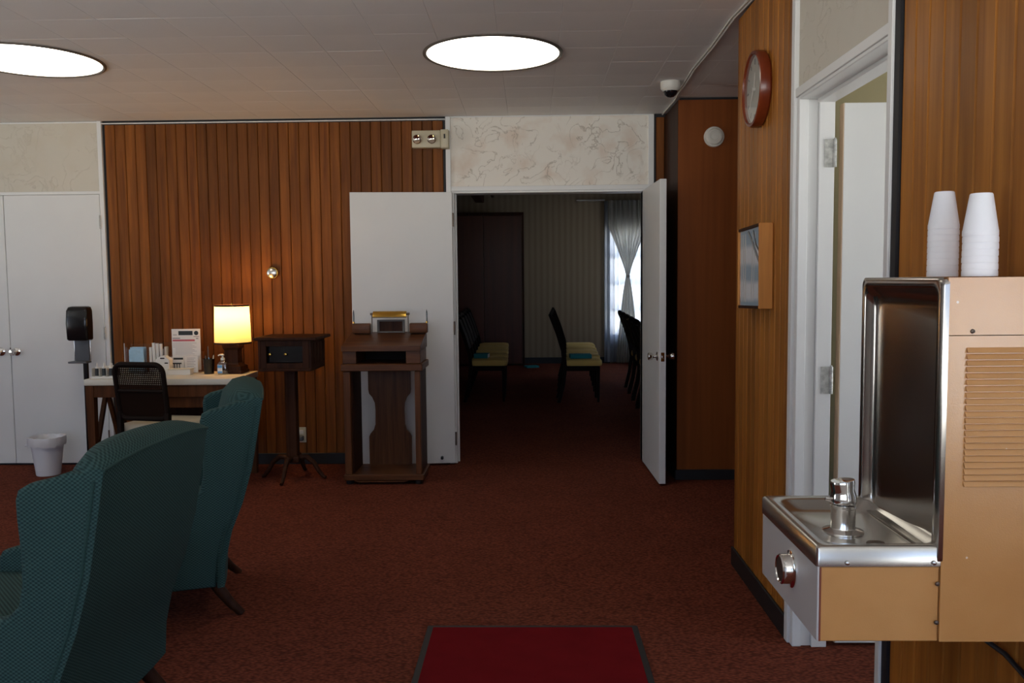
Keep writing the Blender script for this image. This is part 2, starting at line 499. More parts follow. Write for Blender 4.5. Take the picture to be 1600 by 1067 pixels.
# ------------------------------------------------------------------ mesh helpers
class MB:
    def __init__(self):
        self.bm = bmesh.new()

    def _join(self, t):
        me = bpy.data.meshes.new('t')
        t.to_mesh(me)
        t.free()
        self.bm.from_mesh(me)
        bpy.data.meshes.remove(me)

    def box(self, x0, x1, y0, y1, z0, z1, c=0.0, seg=1):
        t = bmesh.new()
        bmesh.ops.create_cube(t, size=1.0)
        for v in t.verts:
            v.co = Vector(((x0 + x1) / 2 + v.co.x * (x1 - x0), (y0 + y1) / 2 + v.co.y * (y1 - y0), (z0 + z1) / 2 + v.co.z * (z1 - z0)))
        if c:
            bmesh.ops.bevel(t, geom=t.edges[:], offset=c, segments=seg, profile=0.5, affect='EDGES')
        self._join(t)
        return self

    def prism(self, pts, axis, a0, a1, c=0.0, seg=2):
        """Extrude a 2-D outline along an axis: x -> pts are (y,z), y -> (x,z), z -> (x,y)."""
        t = bmesh.new()

        def P(u, v, a):
            return {'x': (a, u, v), 'y': (u, a, v), 'z': (u, v, a)}[axis]
        A = [t.verts.new(P(u, v, a0)) for u, v in pts]
        Bv = [t.verts.new(P(u, v, a1)) for u, v in pts]
        n = len(pts)
        t.faces.new(A[::-1])
        t.faces.new(Bv)
        for i in range(n):
            t.faces.new((A[i], A[(i + 1) % n], Bv[(i + 1) % n], Bv[i]))
        bmesh.ops.recalc_face_normals(t, faces=t.faces[:])
        if c:
            cap = [e for e in t.edges if (e.verts[0] in A) == (e.verts[1] in A)]
            bmesh.ops.bevel(t, geom=cap, offset=c, segments=seg, profile=0.5, affect='EDGES')
        self._join(t)
        return self

    def loft(self, loops, cap0=True, cap1=True, closed=True):
        t = bmesh.new()
        R = [[t.verts.new(p) for p in l] for l in loops]
        n = len(R[0])
        for a, b in zip(R, R[1:]):
            for i in range(n if closed else n - 1):
                t.faces.new((a[i], a[(i + 1) % n], b[(i + 1) % n], b[i]))
        if cap0 and closed:
            t.faces.new(R[0][::-1])
        if cap1 and closed:
            t.faces.new(R[-1])
        bmesh.ops.recalc_face_normals(t, faces=t.faces[:])
        self._join(t)
        return self

    def lathe(self, prof, n=24, at=(0, 0, 0), axis=(0, 0, 1), cap0=True, cap1=True):
        q = Vector((0, 0, 1)).rotation_difference(Vector(axis))
        o = Vector(at)
        loops = [[o + q @ Vector((r * math.cos(2 * PI * i / n), r * math.sin(2 * PI * i / n), z)) for i in range(n)] for r, z in prof]
        return self.loft(loops, cap0, cap1)

    def cyl(self, p0, p1, r0, r1=None, n=16):
        p0, p1 = Vector(p0), Vector(p1)
        r1 = r0 if r1 is None else r1
        d = p1 - p0
        return self.lathe([(r0, 0), (r1, d.length)], n, p0, d)

    def tube(self, pts, r, n=8):
        pts = [Vector(p) for p in pts]
        loops = []
        prev = None
        for i, p in enumerate(pts):
            d = (pts[min(i + 1, len(pts) - 1)] - pts[max(i - 1, 0)]).normalized()
            if prev is None:
                u = d.orthogonal().normalized()
            else:
                u = (prev - d * prev.dot(d)).normalized()
            prev = u
            w = d.cross(u)
            rr = r[i] if isinstance(r, (list, tuple)) else r
            loops.append([p + (u * math.cos(2 * PI * k / n) + w * math.sin(2 * PI * k / n)) * rr for k in range(n)])
        return self.loft(loops)

    def bar(self, p0, p1, w, d, w1=None, d1=None, up=(0, 1, 0)):
        """A rectangular bar between two points; w across, d along `up`."""
        p0, p1 = Vector(p0), Vector(p1)
        ax = (p1 - p0).normalized()
        u = Vector(up)
        u = (u - ax * ax.dot(u)).normalized()
        v = ax.cross(u)
        w1 = w if w1 is None else w1
        d1 = d if d1 is None else d1
        L = []
        for p, ww, dd in ((p0, w, d), (p1, w1, d1)):
            L.append([p + v * a * ww / 2 + u * b * dd / 2 for a, b in ((-1, -1), (1, -1), (1, 1), (-1, 1))])
        return self.loft(L)

    def quad(self, a, b, c, d):
        t = bmesh.new()
        t.faces.new([t.verts.new(p) for p in (a, b, c, d)])
        self._join(t)
        return self

    def grid(self, rows):
        return self.loft(rows, closed=False)

    def mesh(self, name, m, smooth=35):
        me = bpy.data.meshes.new(name)
        self.bm.to_mesh(me)
        self.bm.free()
        for p in me.polygons:
            p.use_smooth = True
        me.set_sharp_from_angle(angle=math.radians(smooth))
        if m:
            me.materials.append(m)
        return me

    def build(self, name, m, parent=None, loc=None, smooth=35):
        o = bpy.data.objects.new(name, self.mesh(name, m, smooth))
        if loc:
            o.location = loc
        if parent:
            o.parent = parent
        C.objects.link(o)
        return o


def rrect(x0, x1, y0, y1, r, k=5):
    pts = []
    for cx, cy_, a in ((x1 - r, y1 - r, 0), (x0 + r, y1 - r, 90), (x0 + r, y0 + r, 180), (x1 - r, y0 + r, 270)):
        for i in range(k + 1):
            t = math.radians(a + 90 * i / k)
            pts.append((cx + r * math.cos(t), cy_ + r * math.sin(t)))
    return pts


def thing(name, label, cat, loc=(0, 0, 0), rz=0.0, group=None):
    o = bpy.data.objects.new(name, None)
    o.empty_display_size = 0.1
    o.location = loc
    o.rotation_euler = (0, 0, rz)
    o['label'] = label
    o['category'] = cat
    if group:
        o['group'] = group
    C.objects.link(o)
    return o


def tag(o, label, cat, group=None):
    o['label'] = label
    o['category'] = cat
    if group:
        o['group'] = group
    return o


def struct(name, mb, m, parent=None):
    o = mb.build(name, m, parent)
    if parent is None:
        o['kind'] = 'structure'
    return o


def link_copy(o, parent=None, loc=None):
    c = o.copy()
    C.objects.link(c)
    if parent:
        c.parent = parent
    if loc:
        c.location = loc
    return c


def copy_tree(root, label, loc, rz=None):
    r = root.copy()
    C.objects.link(r)
    r.location = loc
    r['label'] = label
    if rz is not None:
        r.rotation_euler = (0, 0, rz)
    for ch in list(root.children):
        c = ch.copy()
        C.objects.link(c)
        c.parent = r
        for g in list(ch.children):
            d = g.copy()
            C.objects.link(d)
            d.parent = c
    return r


TRIM = [0]


def trim(mb, m=None):
    TRIM[0] += 1
    return struct('trim_%d' % TRIM[0], mb, m or M_TRIM)


# ------------------------------------------------------------------ the room
H = 2.59
YB = 6.42           # face of the far wall's planking
XR = 0.975          # face of the right wall's planking
YW = -2.6           # window wall behind the camera
XL = -6.8           # left wall
XE = 4.0            # entry side, right of the camera
YF = 14.2           # far wall of the next room
HF = 2.78           # its ceiling

floor = struct('floor', MB().box(XL - 0.2, XE + 0.2, YW - 0.2, YF + 0.2, -0.10, 0.0), M_CARPET)

# ceiling slab and 12 inch tiles over the part in view
ceiling = struct('ceiling', MB().box(XL - 0.2, XE + 0.2, YW - 0.2, YB + 0.15, H + 0.012, H + 0.16), M_CEIL)
TS = 0.3048
tile_me = MB().box(-TS / 2 + 0.0003, TS / 2 - 0.0003, -TS / 2 + 0.0003, TS / 2 - 0.0003, 0, 0.0125, 0.0007).mesh('tile', M_CEIL, 20)
for i in range(23):
    for j in range(12):
        x = -4.72 + TS * (i + 0.5)
        y = YB - TS * (j + 0.5)
        o = bpy.data.objects.new('tile', tile_me)
        o.location = (x, y, H + random.uniform(-0.0004, 0.0004))
        o.parent = ceiling
        C.objects.link(o)
rest = MB()
rest.box(XL, -4.722, YW, YB, H, H + 0.0125)
rest.box(-4.72 + 23 * TS + 0.001, XE, YW, YB, H, H + 0.0125)
rest.box(-4.72, -4.72 + 23 * TS, YW, YB - 12 * TS - 0.001, H, H + 0.0125)
rest.build('tile_field', M_CEIL, ceiling)

# far wall (carries planks, cabinets, double doorway)
wb = MB()
wb.box(XL, -0.575, YB + 0.02, YB + 0.14, 0, H + 0.01)
wb.box(-0.575, 0.845, YB + 0.02, YB + 0.14, 2.045, HF)
wb.box(0.845, XE, YB + 0.02, YB + 0.14, 0, HF)
wb.box(XL, -0.575, YB + 0.14, YB + 0.15, 0, HF)
wall_back = struct('wall_back', wb, M_BLACK)


def plank_mesh(w, h, d=0.02):
    """A tongue-and-groove board standing on z=0, face toward -y, edges eased."""
    e, g = 0.0045, 0.0012
    pts = [(-w / 2 + g, d), (w / 2 - g, d), (w / 2 - g, e), (w / 2 - g - e, 0), (-w / 2 + g + e, 0), (-w / 2 + g, e)]
    return MB().prism(pts, 'z', 0, h)


def planks(parent, m, n, p0, p1, h, z0=0.0, face=0.0, plain=True):
    """n boards along the line p0 -> p1 (seen from its right-hand side)."""
    p0, p1 = Vector(p0), Vector(p1)
    d = (p1 - p0)
    w = d.length / n
    me = plank_mesh(w, h).mesh('plank', m, 20)
    a = math.atan2(d.y, d.x)
    for i in range(n):
        p = p0 + d * ((i + 0.5) / n)
        o = bpy.data.objects.new('plank', me)
        o.location = (p.x, p.y, z0)
        o.rotation_euler = (0, 0, a)
        o.parent = parent
        C.objects.link(o)


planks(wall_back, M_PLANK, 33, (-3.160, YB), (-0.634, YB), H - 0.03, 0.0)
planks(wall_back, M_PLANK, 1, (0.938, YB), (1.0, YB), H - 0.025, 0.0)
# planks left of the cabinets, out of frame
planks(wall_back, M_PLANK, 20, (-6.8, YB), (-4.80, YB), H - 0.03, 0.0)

# cabinet doors, transom wallpaper and trims on the left
wallpaper_left = MB().box(-4.73, -3.205, YB + 0.006, YB + 0.02, 2.075, H).build('wallpaper_panel', M_WALLPAPER_P, wall_back)
trim(MB().box(-3.215, -3.182, YB - 0.004, YB + 0.02, 0, H, 0.002))
trim(MB().box(-4.80, -4.73, YB - 0.004, YB + 0.02, 0, H, 0.002))
trim(MB().box(-4.73, -3.215, YB - 0.002, YB + 0.02, 2.052, 2.075, 0.002))
trim(MB().box(-4.73, -3.215, YB, YB + 0.02, 2.578, H - 0.002))
# crown line over the planks
trim(MB().box(-3.18, -0.616, YB - 0.006, YB + 0.02, 2.567, 2.575, 0.001))


def knob(parent, at, axis, m=None):
    k = MB()
    k.lathe([(0.031, 0), (0.031, 0.004), (0.026, 0.008), (0.012, 0.011), (0.010, 0.026), (0.019, 0.034), (0.0245, 0.041), (0.0255, 0.060), (0.022, 0.064), (0.0, 0.065)], 24, at, axis, True, False)
    return k.build('door_knob', m or M_NICKEL, parent)


def leaf_hinge(parent, at, ax, nrm, h=0.10, name='hinge'):
    """A butt hinge: plate along ax, knuckle at its end, proud along nrm."""
    at, ax, nrm = Vector(at), Vector(ax), Vector(nrm)
    k = MB()
    k.bar(at - Vector((0, 0, h / 2)), at + Vector((0, 0, h / 2)), 0.003, 0.032, up=ax)
    kn = at + ax * 0.020 + nrm * 0.004
    for i in range(5):
        z = -h / 2 + h * i / 5
        k.cyl(kn + Vector((0, 0, z + 0.0006)), kn + Vector((0, 0, z + h / 5 - 0.0006)), 0.0065, n=10)
    k.cyl(kn + Vector((0, 0, h / 2)), kn + Vector((0, 0, h / 2 + 0.005)), 0.005, 0.003, 10)
    for i, (u, z) in enumerate(((-0.006, 0.036), (0.004, 0.014), (-0.006, -0.012), (0.004, -0.036))):
        p = at + ax * u + Vector((0, 0, z))
        k.cyl(p, p + nrm * 0.0032, 0.0036, n=8)
    return k.build(name, M_GALV, parent)


d1 = struct('door_1', MB().box(-4.725, -3.949, YB - 0.003, YB + 0.02, 0.016, 2.05, 0.002), M_WHITE)
d2 = struct('door_2', MB().box(-3.945, -3.218, YB - 0.003, YB + 0.02, 0.016, 2.05, 0.002), M_WHITE)
knob(d1, (-4.018, YB - 0.003, 0.875), (0, -1, 0), M_CHROME)
knob(d2, (-3.900, YB - 0.003, 0.875), (0, -1, 0), M_CHROME)
MB().box(-3.952, -3.946, YB - 0.006, YB + 0.001, 0.845, 0.905, 0.001).build('latch_plate', M_SCREW, d2)
for z in (1.845, 1.01, 0.22):
    MB().cyl((-3.2165, YB - 0.008, z - 0.05), (-3.2165, YB - 0.008, z + 0.05), 0.007, n=10).build('hinge', M_NICKEL, d2)

# double doorway: frame, wallpaper above it
WALLPAPER = MB().box(-0.59, 0.895, YB + 0.008, YB + 0.02, 2.075, H).build('wallpaper_panel', M_WALLPAPER, wall_back)
trim(MB().box(-0.614, -0.578, YB - 0.008, YB + 0.02, 0, H - 0.001, 0.002))
trim(MB().box(0.882, 0.922, YB - 0.008, YB + 0.02, 0, H - 0.001, 0.002))
trim(MB().box(-0.578, 0.882, YB - 0.006, YB + 0.02, 2.044, 2.078, 0.002))
trim(MB().box(-0.578, 0.882, YB - 0.002, YB + 0.02, 2.583, H - 0.0005))
jl = MB().box(-0.578, -0.556, YB + 0.0, YB + 0.15, 0, 2.044, 0.002)
jl.box(-0.556, -0.545, YB + 0.06, YB + 0.10, 0, 2.03)
trim(jl)
jr = MB().box(0.845, 0.882, YB + 0.0, YB + 0.15, 0, 2.044, 0.002)
trim(jr)
jh = MB().box(-0.556, 0.845, YB + 0.0, YB + 0.15, 2.028, 2.044, 0.002)
trim(jh)

# left leaf, folded back against the wall
lw = 0.745
d3 = struct('door_3', MB().box(-lw, 0, -0.044, 0, 0.014, 2.032, 0.002), M_WHITE)
d3.location = (-0.572, YB - 0.014, 0)
d3.rotation_euler = (0, 0, math.radians(5.5))
knob(d3, (-lw + 0.065, -0.044, 0.875), (0, -1, 0))
for z in (1.83, 1.03, 0.20):
    MB().cyl((0.006, -0.046, z - 0.05), (0.006, -0.046, z + 0.05), 0.0065, n=10).build('hinge', M_SCREW, d3)
MB().cyl((-0.10, -0.044, 0.06), (-0.10, -0.085, 0.06), 0.011, n=12).build('door_stop', M_RUBBER, d3)

# right leaf, swung into this room
d4 = struct('door_4', MB().box(0, 0.044, -lw, 0, 0.014, 2.032, 0.002), M_WHITE)
d4.location = (0.838, YB - 0.006, 0)
d4.rotation_euler = (0, 0, math.radians(1.2))
knob(d4, (0, -lw + 0.062, 0.865), (-1, 0, 0))
knob(d4, (0.044, -lw + 0.062, 0.865), (1, 0, 0))
lp = MB().box(0.010, 0.034, -lw - 0.0015, -lw + 0.002, 0.835, 0.895, 0.0008)
lp.box(0.016, 0.028, -lw - 0.009, -lw, 0.857, 0.873, 0.002)
lp.build('latch_plate', M_CHROME, d4)
for z in (1.83, 1.03, 0.20):
    MB().cyl((0.050, -0.002, z - 0.05), (0.050, -0.002, z + 0.05), 0.0065, n=10).build('hinge', M_GALV, d4)

# chase / recess on the right
wall_chase = struct('wall_chase', MB().box(1.02, 2.62, 5.87, YB + 0.02, 0, H + 0.01), M_BLACK)
MB().box(1.002, 2.60, 5.850, 5.87, 0.0, H - 0.018, 0.002).build('veneer_panel', M_CHASE, wall_chase)
MB().box(1.000, 1.020, 5.852, YB, 0.0, H - 0.018, 0.002).build('veneer_panel', M_DARKWOOD, wall_chase)
wall_recess = struct('wall_recess', MB().box(2.60, 2.72, 4.05, YB, 0, H + 0.01), M_PLANK)

# right wall: clock section, door opening, near section
wr = MB()
wr.box(XR + 0.02, XR + 0.12, 3.245, 4.06, 0, H + 0.01)
wr.box(XR + 0.02, XR + 0.12, 2.325, 3.245, 2.045, H + 0.01)
wr.box(XR + 0.02, XR + 0.12, 1.44, 2.325, 0, H + 0.01)
wall_right = struct('wall_right', wr, M_BLACK)
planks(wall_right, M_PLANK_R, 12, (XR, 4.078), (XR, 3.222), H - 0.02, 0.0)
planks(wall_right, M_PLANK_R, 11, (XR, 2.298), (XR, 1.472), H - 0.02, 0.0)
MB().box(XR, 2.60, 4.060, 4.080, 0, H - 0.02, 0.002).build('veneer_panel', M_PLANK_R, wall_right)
wall_entry = struct('wall_entry', MB().box(XR, XE, 1.42, 1.47, 0, H + 0.01), M_WHITE)

MB().box(XR + 0.004, XR + 0.02, 2.365, 3.18, 2.06, H).build('wallpaper_panel', M_WALLPAPER_P, wall_right)
trim(MB().box(XR - 0.012, XR + 0.02, 3.182, 3.222, 0, H - 0.001, 0.003))
trim(MB().box(XR - 0.014, XR + 0.02, 2.334, 2.364, 0, H - 0.001, 0.003))
MB().box(XR - 0.007, XR + 0.019, 2.301, 2.3335, 0, H - 0.002).build('shadow_gap_strip', M_BLACK, wall_right)  # solid black filler painting the shadow gap between trim and planks
trim(MB().box(XR - 0.008, XR + 0.02, 2.362, 3.182, 2.030, 2.062, 0.002))
# jamb boards (three steps) and header soffit
jb = MB()
jb.box(XR - 0.002, XR + 0.032, 3.150, 3.195, 0, 2.03, 0.002)
trim(jb)
trim(MB().box(XR + 0.032, XR + 0.068, 3.158, 3.200, 0, 2.03, 0.002))
trim(MB().box(XR + 0.068, XR + 0.124, 3.144, 3.245, 0, 2.03, 0.002))
sf = MB().box(XR - 0.002, XR + 0.062, 2.362, 3.15, 2.018, 2.034, 0.002)
trim(sf)
trim(MB().box(XR + 0.062, XR + 0.124, 2.362, 3.15, 2.006, 2.044, 0.002))
trim(MB().box(XR + 0.0, XR + 0.124, 2.325, 2.365, 0, 2.03, 0.002))

d5 = struct('door_5', MB().box(1.133, 1.93, 3.150, 3.190, 0.014, 2.004, 0.0015), M_WHITE)
MB().box(1.1305, 1.1335, 3.151, 3.189, 0.015, 2.003).build('door_edge', M_BARE, d5)
for z in (1.825, 1.005, 0.19):
    leaf_hinge(d5, (XR + 0.103, 3.1425, z), (1, 0, 0), (0, -1, 0))
knob(d5, (1.865, 3.150, 0.90), (0, -1, 0))

# small room behind that door
sr = MB()
sr.box(XR + 0.12, 3.2, 3.62, 3.72, 0, 2.62)
sr.box(3.2, 3.3, 1.44, 1.6, 0, 2.62)
sr.box(3.2, 3.3, 2.8, 3.72, 0, 2.62)
sr.box(3.2, 3.3, 1.6, 2.8, 0, 0.5)
sr.box(3.2, 3.3, 1.6, 2.8, 2.1, 2.62)
struct('wall_side_room', sr, M_OLIVE)

# baseboards
struct('baseboard_back', MB().box(-3.16, -0.634, YB - 0.010, YB - 0.0005, 0, 0.085, 0.003), M_RUBBER)
struct('baseboard_chase', MB().box(0.99, 2.60, 5.838, 5.8495, 0, 0.072, 0.003), M_RUBBER)
struct('baseboard_recess', MB().box(0.988, 0.9995, 5.84, YB, 0, 0.072, 0.003), M_RUBBER)
struct('baseboard_right', MB().box(XR - 0.012, XR - 0.0005, 3.222, 4.085, 0, 0.090, 0.003), M_RUBBER)
struct('baseboard_near', MB().box(XR - 0.012, XR - 0.0005, 1.472, 2.298, 0, 0.090, 0.003), M_RUBBER)

# left wall and window wall (behind the camera): plain walls with real openings
WIN = [(-3.7, -2.8, 0.85), (-2.5, -0.9, 0.85), (-0.6, 1.1, 0.85), (2.55, 3.45, 0.40)]
HEAD = 2.40
ww = MB()
ww.box(XL, XE, YW - 0.15, YW, HEAD, H + 0.01)
xs = [XL] + [v for p in WIN for v in p[:2]] + [XE]
for i in range(0, len(xs), 2):
    ww.box(xs[i], xs[i + 1], YW - 0.15, YW, 0, HEAD)
for a, b, sl in WIN:
    ww.box(a, b, YW - 0.15, YW, 0, sl)
struct('wall_window', ww, M_WHITE)
for i, (a, b, sl) in enumerate(WIN):
    f = MB()
    f.box(a, a + 0.05, YW - 0.10, YW - 0.05, sl, HEAD)
    f.box(b - 0.05, b, YW - 0.10, YW - 0.05, sl, HEAD)
    f.box(a, b, YW - 0.10, YW - 0.05, sl, sl + 0.05)
    f.box(a, b, YW - 0.10, YW - 0.05, HEAD - 0.05, HEAD)
    if sl > 0.5:
        f.box((a + b) / 2 - 0.025, (a + b) / 2 + 0.025, YW - 0.10, YW - 0.05, sl, HEAD)
    struct('window_%d' % (i + 1), f, M_NICKEL)
    portal('daylight_portal', ((a + b) / 2, YW - 0.16, (sl + HEAD) / 2), (PI / 2, 0, 0), b - a, HEAD - sl)
LW = (2.2, 3.6)
wl = MB()
wl.box(XL - 0.15, XL, YW, LW[0], 0, H + 0.01)
wl.box(XL - 0.15, XL, LW[1], YB + 0.15, 0, H + 0.01)
wl.box(XL - 0.15, XL, LW[0], LW[1], 0, 0.50)
wl.box(XL - 0.15, XL, LW[0], LW[1], 2.2, H + 0.01)
struct('wall_left', wl, M_WHITE)
f = MB()
for y in (LW[0] + 0.025, (LW[0] + LW[1]) / 2, LW[1] - 0.025):
    f.box(XL - 0.10, XL - 0.05, y - 0.025, y + 0.025, 0.50, 2.2)
f.box(XL - 0.10, XL - 0.05, LW[0], LW[1], 0.50, 0.55)
f.box(XL - 0.10, XL - 0.05, LW[0], LW[1], 2.15, 2.2)
struct('window_5', f, M_NICKEL)
portal('daylight_portal', (XL - 0.16, (LW[0] + LW[1]) / 2, 1.35), (PI / 2, 0, -PI / 2), LW[1] - LW[0], 1.7)
portal('daylight_portal', (3.32, 2.2, 1.3), (PI / 2, 0, PI / 2), 1.2, 1.6)
f = MB()
for y in (1.625, 2.2, 2.775):
    f.box(3.23, 3.27, y - 0.025, y + 0.025, 0.5, 2.1)
struct('window_6', f, M_NICKEL)  # unseen window added so daylight reaches the open door leaf
struct('wall_far_right', MB().box(XE, XE + 0.12, YW - 0.15, 1.47, 0, H + 0.01), M_WHITE)

# ------------------------------------------------------------------ the next room, through the doorway
XFL, XFR = -6.8, 2.45
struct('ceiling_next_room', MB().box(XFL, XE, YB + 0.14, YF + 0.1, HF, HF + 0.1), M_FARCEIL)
fr = MB()
WX0, WX1, WZ0, WZ1 = 1.32, 2.10, 0.42, 2.20
fr.box(XFL, WX0, YF, YF + 0.12, 0, HF)
fr.box(WX1, XFR + 0.1, YF, YF + 0.12, 0, HF)
fr.box(WX0, WX1, YF, YF + 0.12, 0, WZ0)
fr.box(WX0, WX1, YF, YF + 0.12, WZ1, HF)
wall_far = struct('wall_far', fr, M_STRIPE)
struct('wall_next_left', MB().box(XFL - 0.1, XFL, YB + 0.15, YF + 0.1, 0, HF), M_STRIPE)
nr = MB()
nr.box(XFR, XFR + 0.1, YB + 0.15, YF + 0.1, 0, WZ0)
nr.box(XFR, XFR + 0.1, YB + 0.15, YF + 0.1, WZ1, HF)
RW_ADDED = [(9.4, 10.4), (12.2, 13.3)]  # unseen windows added to brighten the far room
ys = [YB + 0.15] + [v for p in RW_ADDED for v in p] + [YF + 0.1]
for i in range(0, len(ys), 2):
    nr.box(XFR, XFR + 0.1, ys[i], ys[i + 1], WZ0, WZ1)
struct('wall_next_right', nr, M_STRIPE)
for i, (a, b) in enumerate(RW_ADDED):
    f = MB()
    for z in (WZ0 + 0.025, WZ0 + 0.45, WZ0 + 0.88, WZ0 + 1.32, WZ1 - 0.025):
        f.box(XFR + 0.03, XFR + 0.07, a, b, z - 0.025, z + 0.025)
    struct('window_%d' % (8 + i), f, M_TRIM)
    tag(MB().grid([[(XFR - 0.06 + 0.02 * math.sin(k * 1.1), a - 0.1 + (b - a + 0.2) * k / 40, z) for k in range(41)] for z in (0.03, 2.6)]).build('sheer_curtain', M_SHEER),
        'sheer curtain over the %s added window in the unseen right wall of the far room' % ('nearer', 'farther')[i], 'curtain')
    portal('daylight_portal', (XFR + 0.12, (a + b) / 2, (WZ0 + WZ1) / 2), (PI / 2, 0, PI / 2), b - a, WZ1 - WZ0)
struct('baseboard_far', MB().box(XFL, WX0, YF - 0.014, YF - 0.0005, 0, 0.10), M_RUBBER)
wf = MB()
wf.box(WX0, WX0 + 0.05, YF + 0.03, YF + 0.08, WZ0, WZ1)
wf.box(WX1 - 0.05, WX1, YF + 0.03, YF + 0.08, WZ0, WZ1)
for z in (WZ0 + 0.025, WZ0 + 0.45, WZ0 + 0.88, WZ0 + 1.32, WZ1 - 0.025):
    wf.box(WX0, WX1, YF + 0.03, YF + 0.08, z - 0.025, z + 0.025)
w7 = struct('window_7', wf, M_TRIM)
MB().box(WX0 + 0.02, WX1 - 0.02, YF + 0.052, YF + 0.058, WZ0, WZ1).build('pane', M_PANE, w7)
portal('daylight_portal', ((WX0 + WX1) / 2, YF + 0.13, (WZ0 + WZ1) / 2), (-PI / 2, 0, 0), WX1 - WX0, WZ1 - WZ0)


def curtain_rows(x0f, x1f, z0, z1, y, amp, folds, nz=24, nx=90, amp_f=None):
    rows = []
    for j in range(nz + 1):
        z = z0 + (z1 - z0) * j / nz
        a, b = x0f(z), x1f(z)
        k = amp_f(z) if amp_f else 1.0
        rows.append([(a + (b - a) * i / nx, y + amp * k * math.sin(2 * PI * folds * i / nx + 0.6 * math.sin(i * 0.37)), z) for i in range(nx + 1)])
    return rows


sheer = MB().grid(curtain_rows(lambda z: 1.225, lambda z: 2.30, 0.02, 2.66, YF - 0.055, 0.022, 14)).build('sheer_curtain', M_SHEER)
tag(sheer, 'white sheer curtain hanging flat over the bright window of the far room', 'curtain')


def tie_half(z):
    zt = 1.43
    if z >= zt:
        t = min(1, (z - zt) / (2.25 - zt))
        return 0.022 + 0.30 * t ** 1.15
    t = min(1, (zt - z) / (zt - 0.15))
    return 0.022 + 0.16 * t ** 0.7


tied = thing('tied_curtain', 'cream curtain gathered at its waist by a tie before the far window', 'curtain', (1.60, YF - 0.14, 0))
MB().grid(curtain_rows(lambda z: -tie_half(z), lambda z: tie_half(z), 0.02, 2.66, 0, 0.030, 9, 60, 90,
                       lambda z: 0.35 + 0.65 * min(1, abs(z - 1.43) / 0.4))).build('drape', M_DRAPE, tied)
MB().lathe([(0.030, -0.022), (0.036, 0), (0.030, 0.022)], 16, (0, 0, 1.43), cap0=False, cap1=False).build('tie_band', M_DRAPE, tied)
tag(MB().box(0.77, 1.24, YF - 0.06, YF - 0.03, 2.655, 2.685, 0.004).build('curtain_rail', M_NICKEL), 'short metal curtain rail high on the far striped wall', 'curtain rail')
for i in (0.80, 1.20):
    MB().box(i - 0.01, i + 0.01, YF - 0.04, YF, 2.66, 2.68).build('bracket', M_NICKEL, bpy.data.objects['curtain_rail'])

# dark wood partition and ceiling track at the left of the far room
pt = thing('wood_partition', 'tall dark mahogany partition standing at left before the striped far wall', 'partition', (-0.12, 13.9, 0))
for i in range(5):
    MB().box(-0.62 * (i + 1) + 0.003, -0.62 * i - 0.003, -0.03, 0.03, 0.03, 2.42, 0.004).build('panel', M_FARWOOD, pt)
MB().box(-3.1, 0.03, -0.05, 0.05, 2.42, 2.47, 0.004).build('top_rail', M_DARKWOOD, pt)
MB().box(0.0, 0.03, -0.04, 0.04, 0, 2.42, 0.004).build('end_post', M_DARKWOOD, pt)
MB().box(-3.1, 0.0, -0.04, 0.04, 0.0, 0.03, 0.003).build('bottom_rail', M_DARKWOOD, pt)
tk = MB()
tk.box(-0.86, -0.72, 7.2, 13.8, 2.62, HF, 0.01)
tk.box(-0.60, -0.56, 7.2, 13.8, 2.70, HF, 0.005)
struct('trim_40', tk, M_DARKWOOD)
sd = thing('ceiling_disc', 'small round white fitting on the ceiling of the far room', 'detector', (-0.34, 9.3, HF))
MB().lathe([(0.085, 0), (0.085, -0.03), (0.06, -0.045), (0, -0.045)], 20, cap0=True, cap1=False).build('housing', M_OFFWHITE, sd)
MB().lathe([(0.09, 0), (0.09, -0.008)], 20).build('base_plate', M_OFFWHITE, sd)


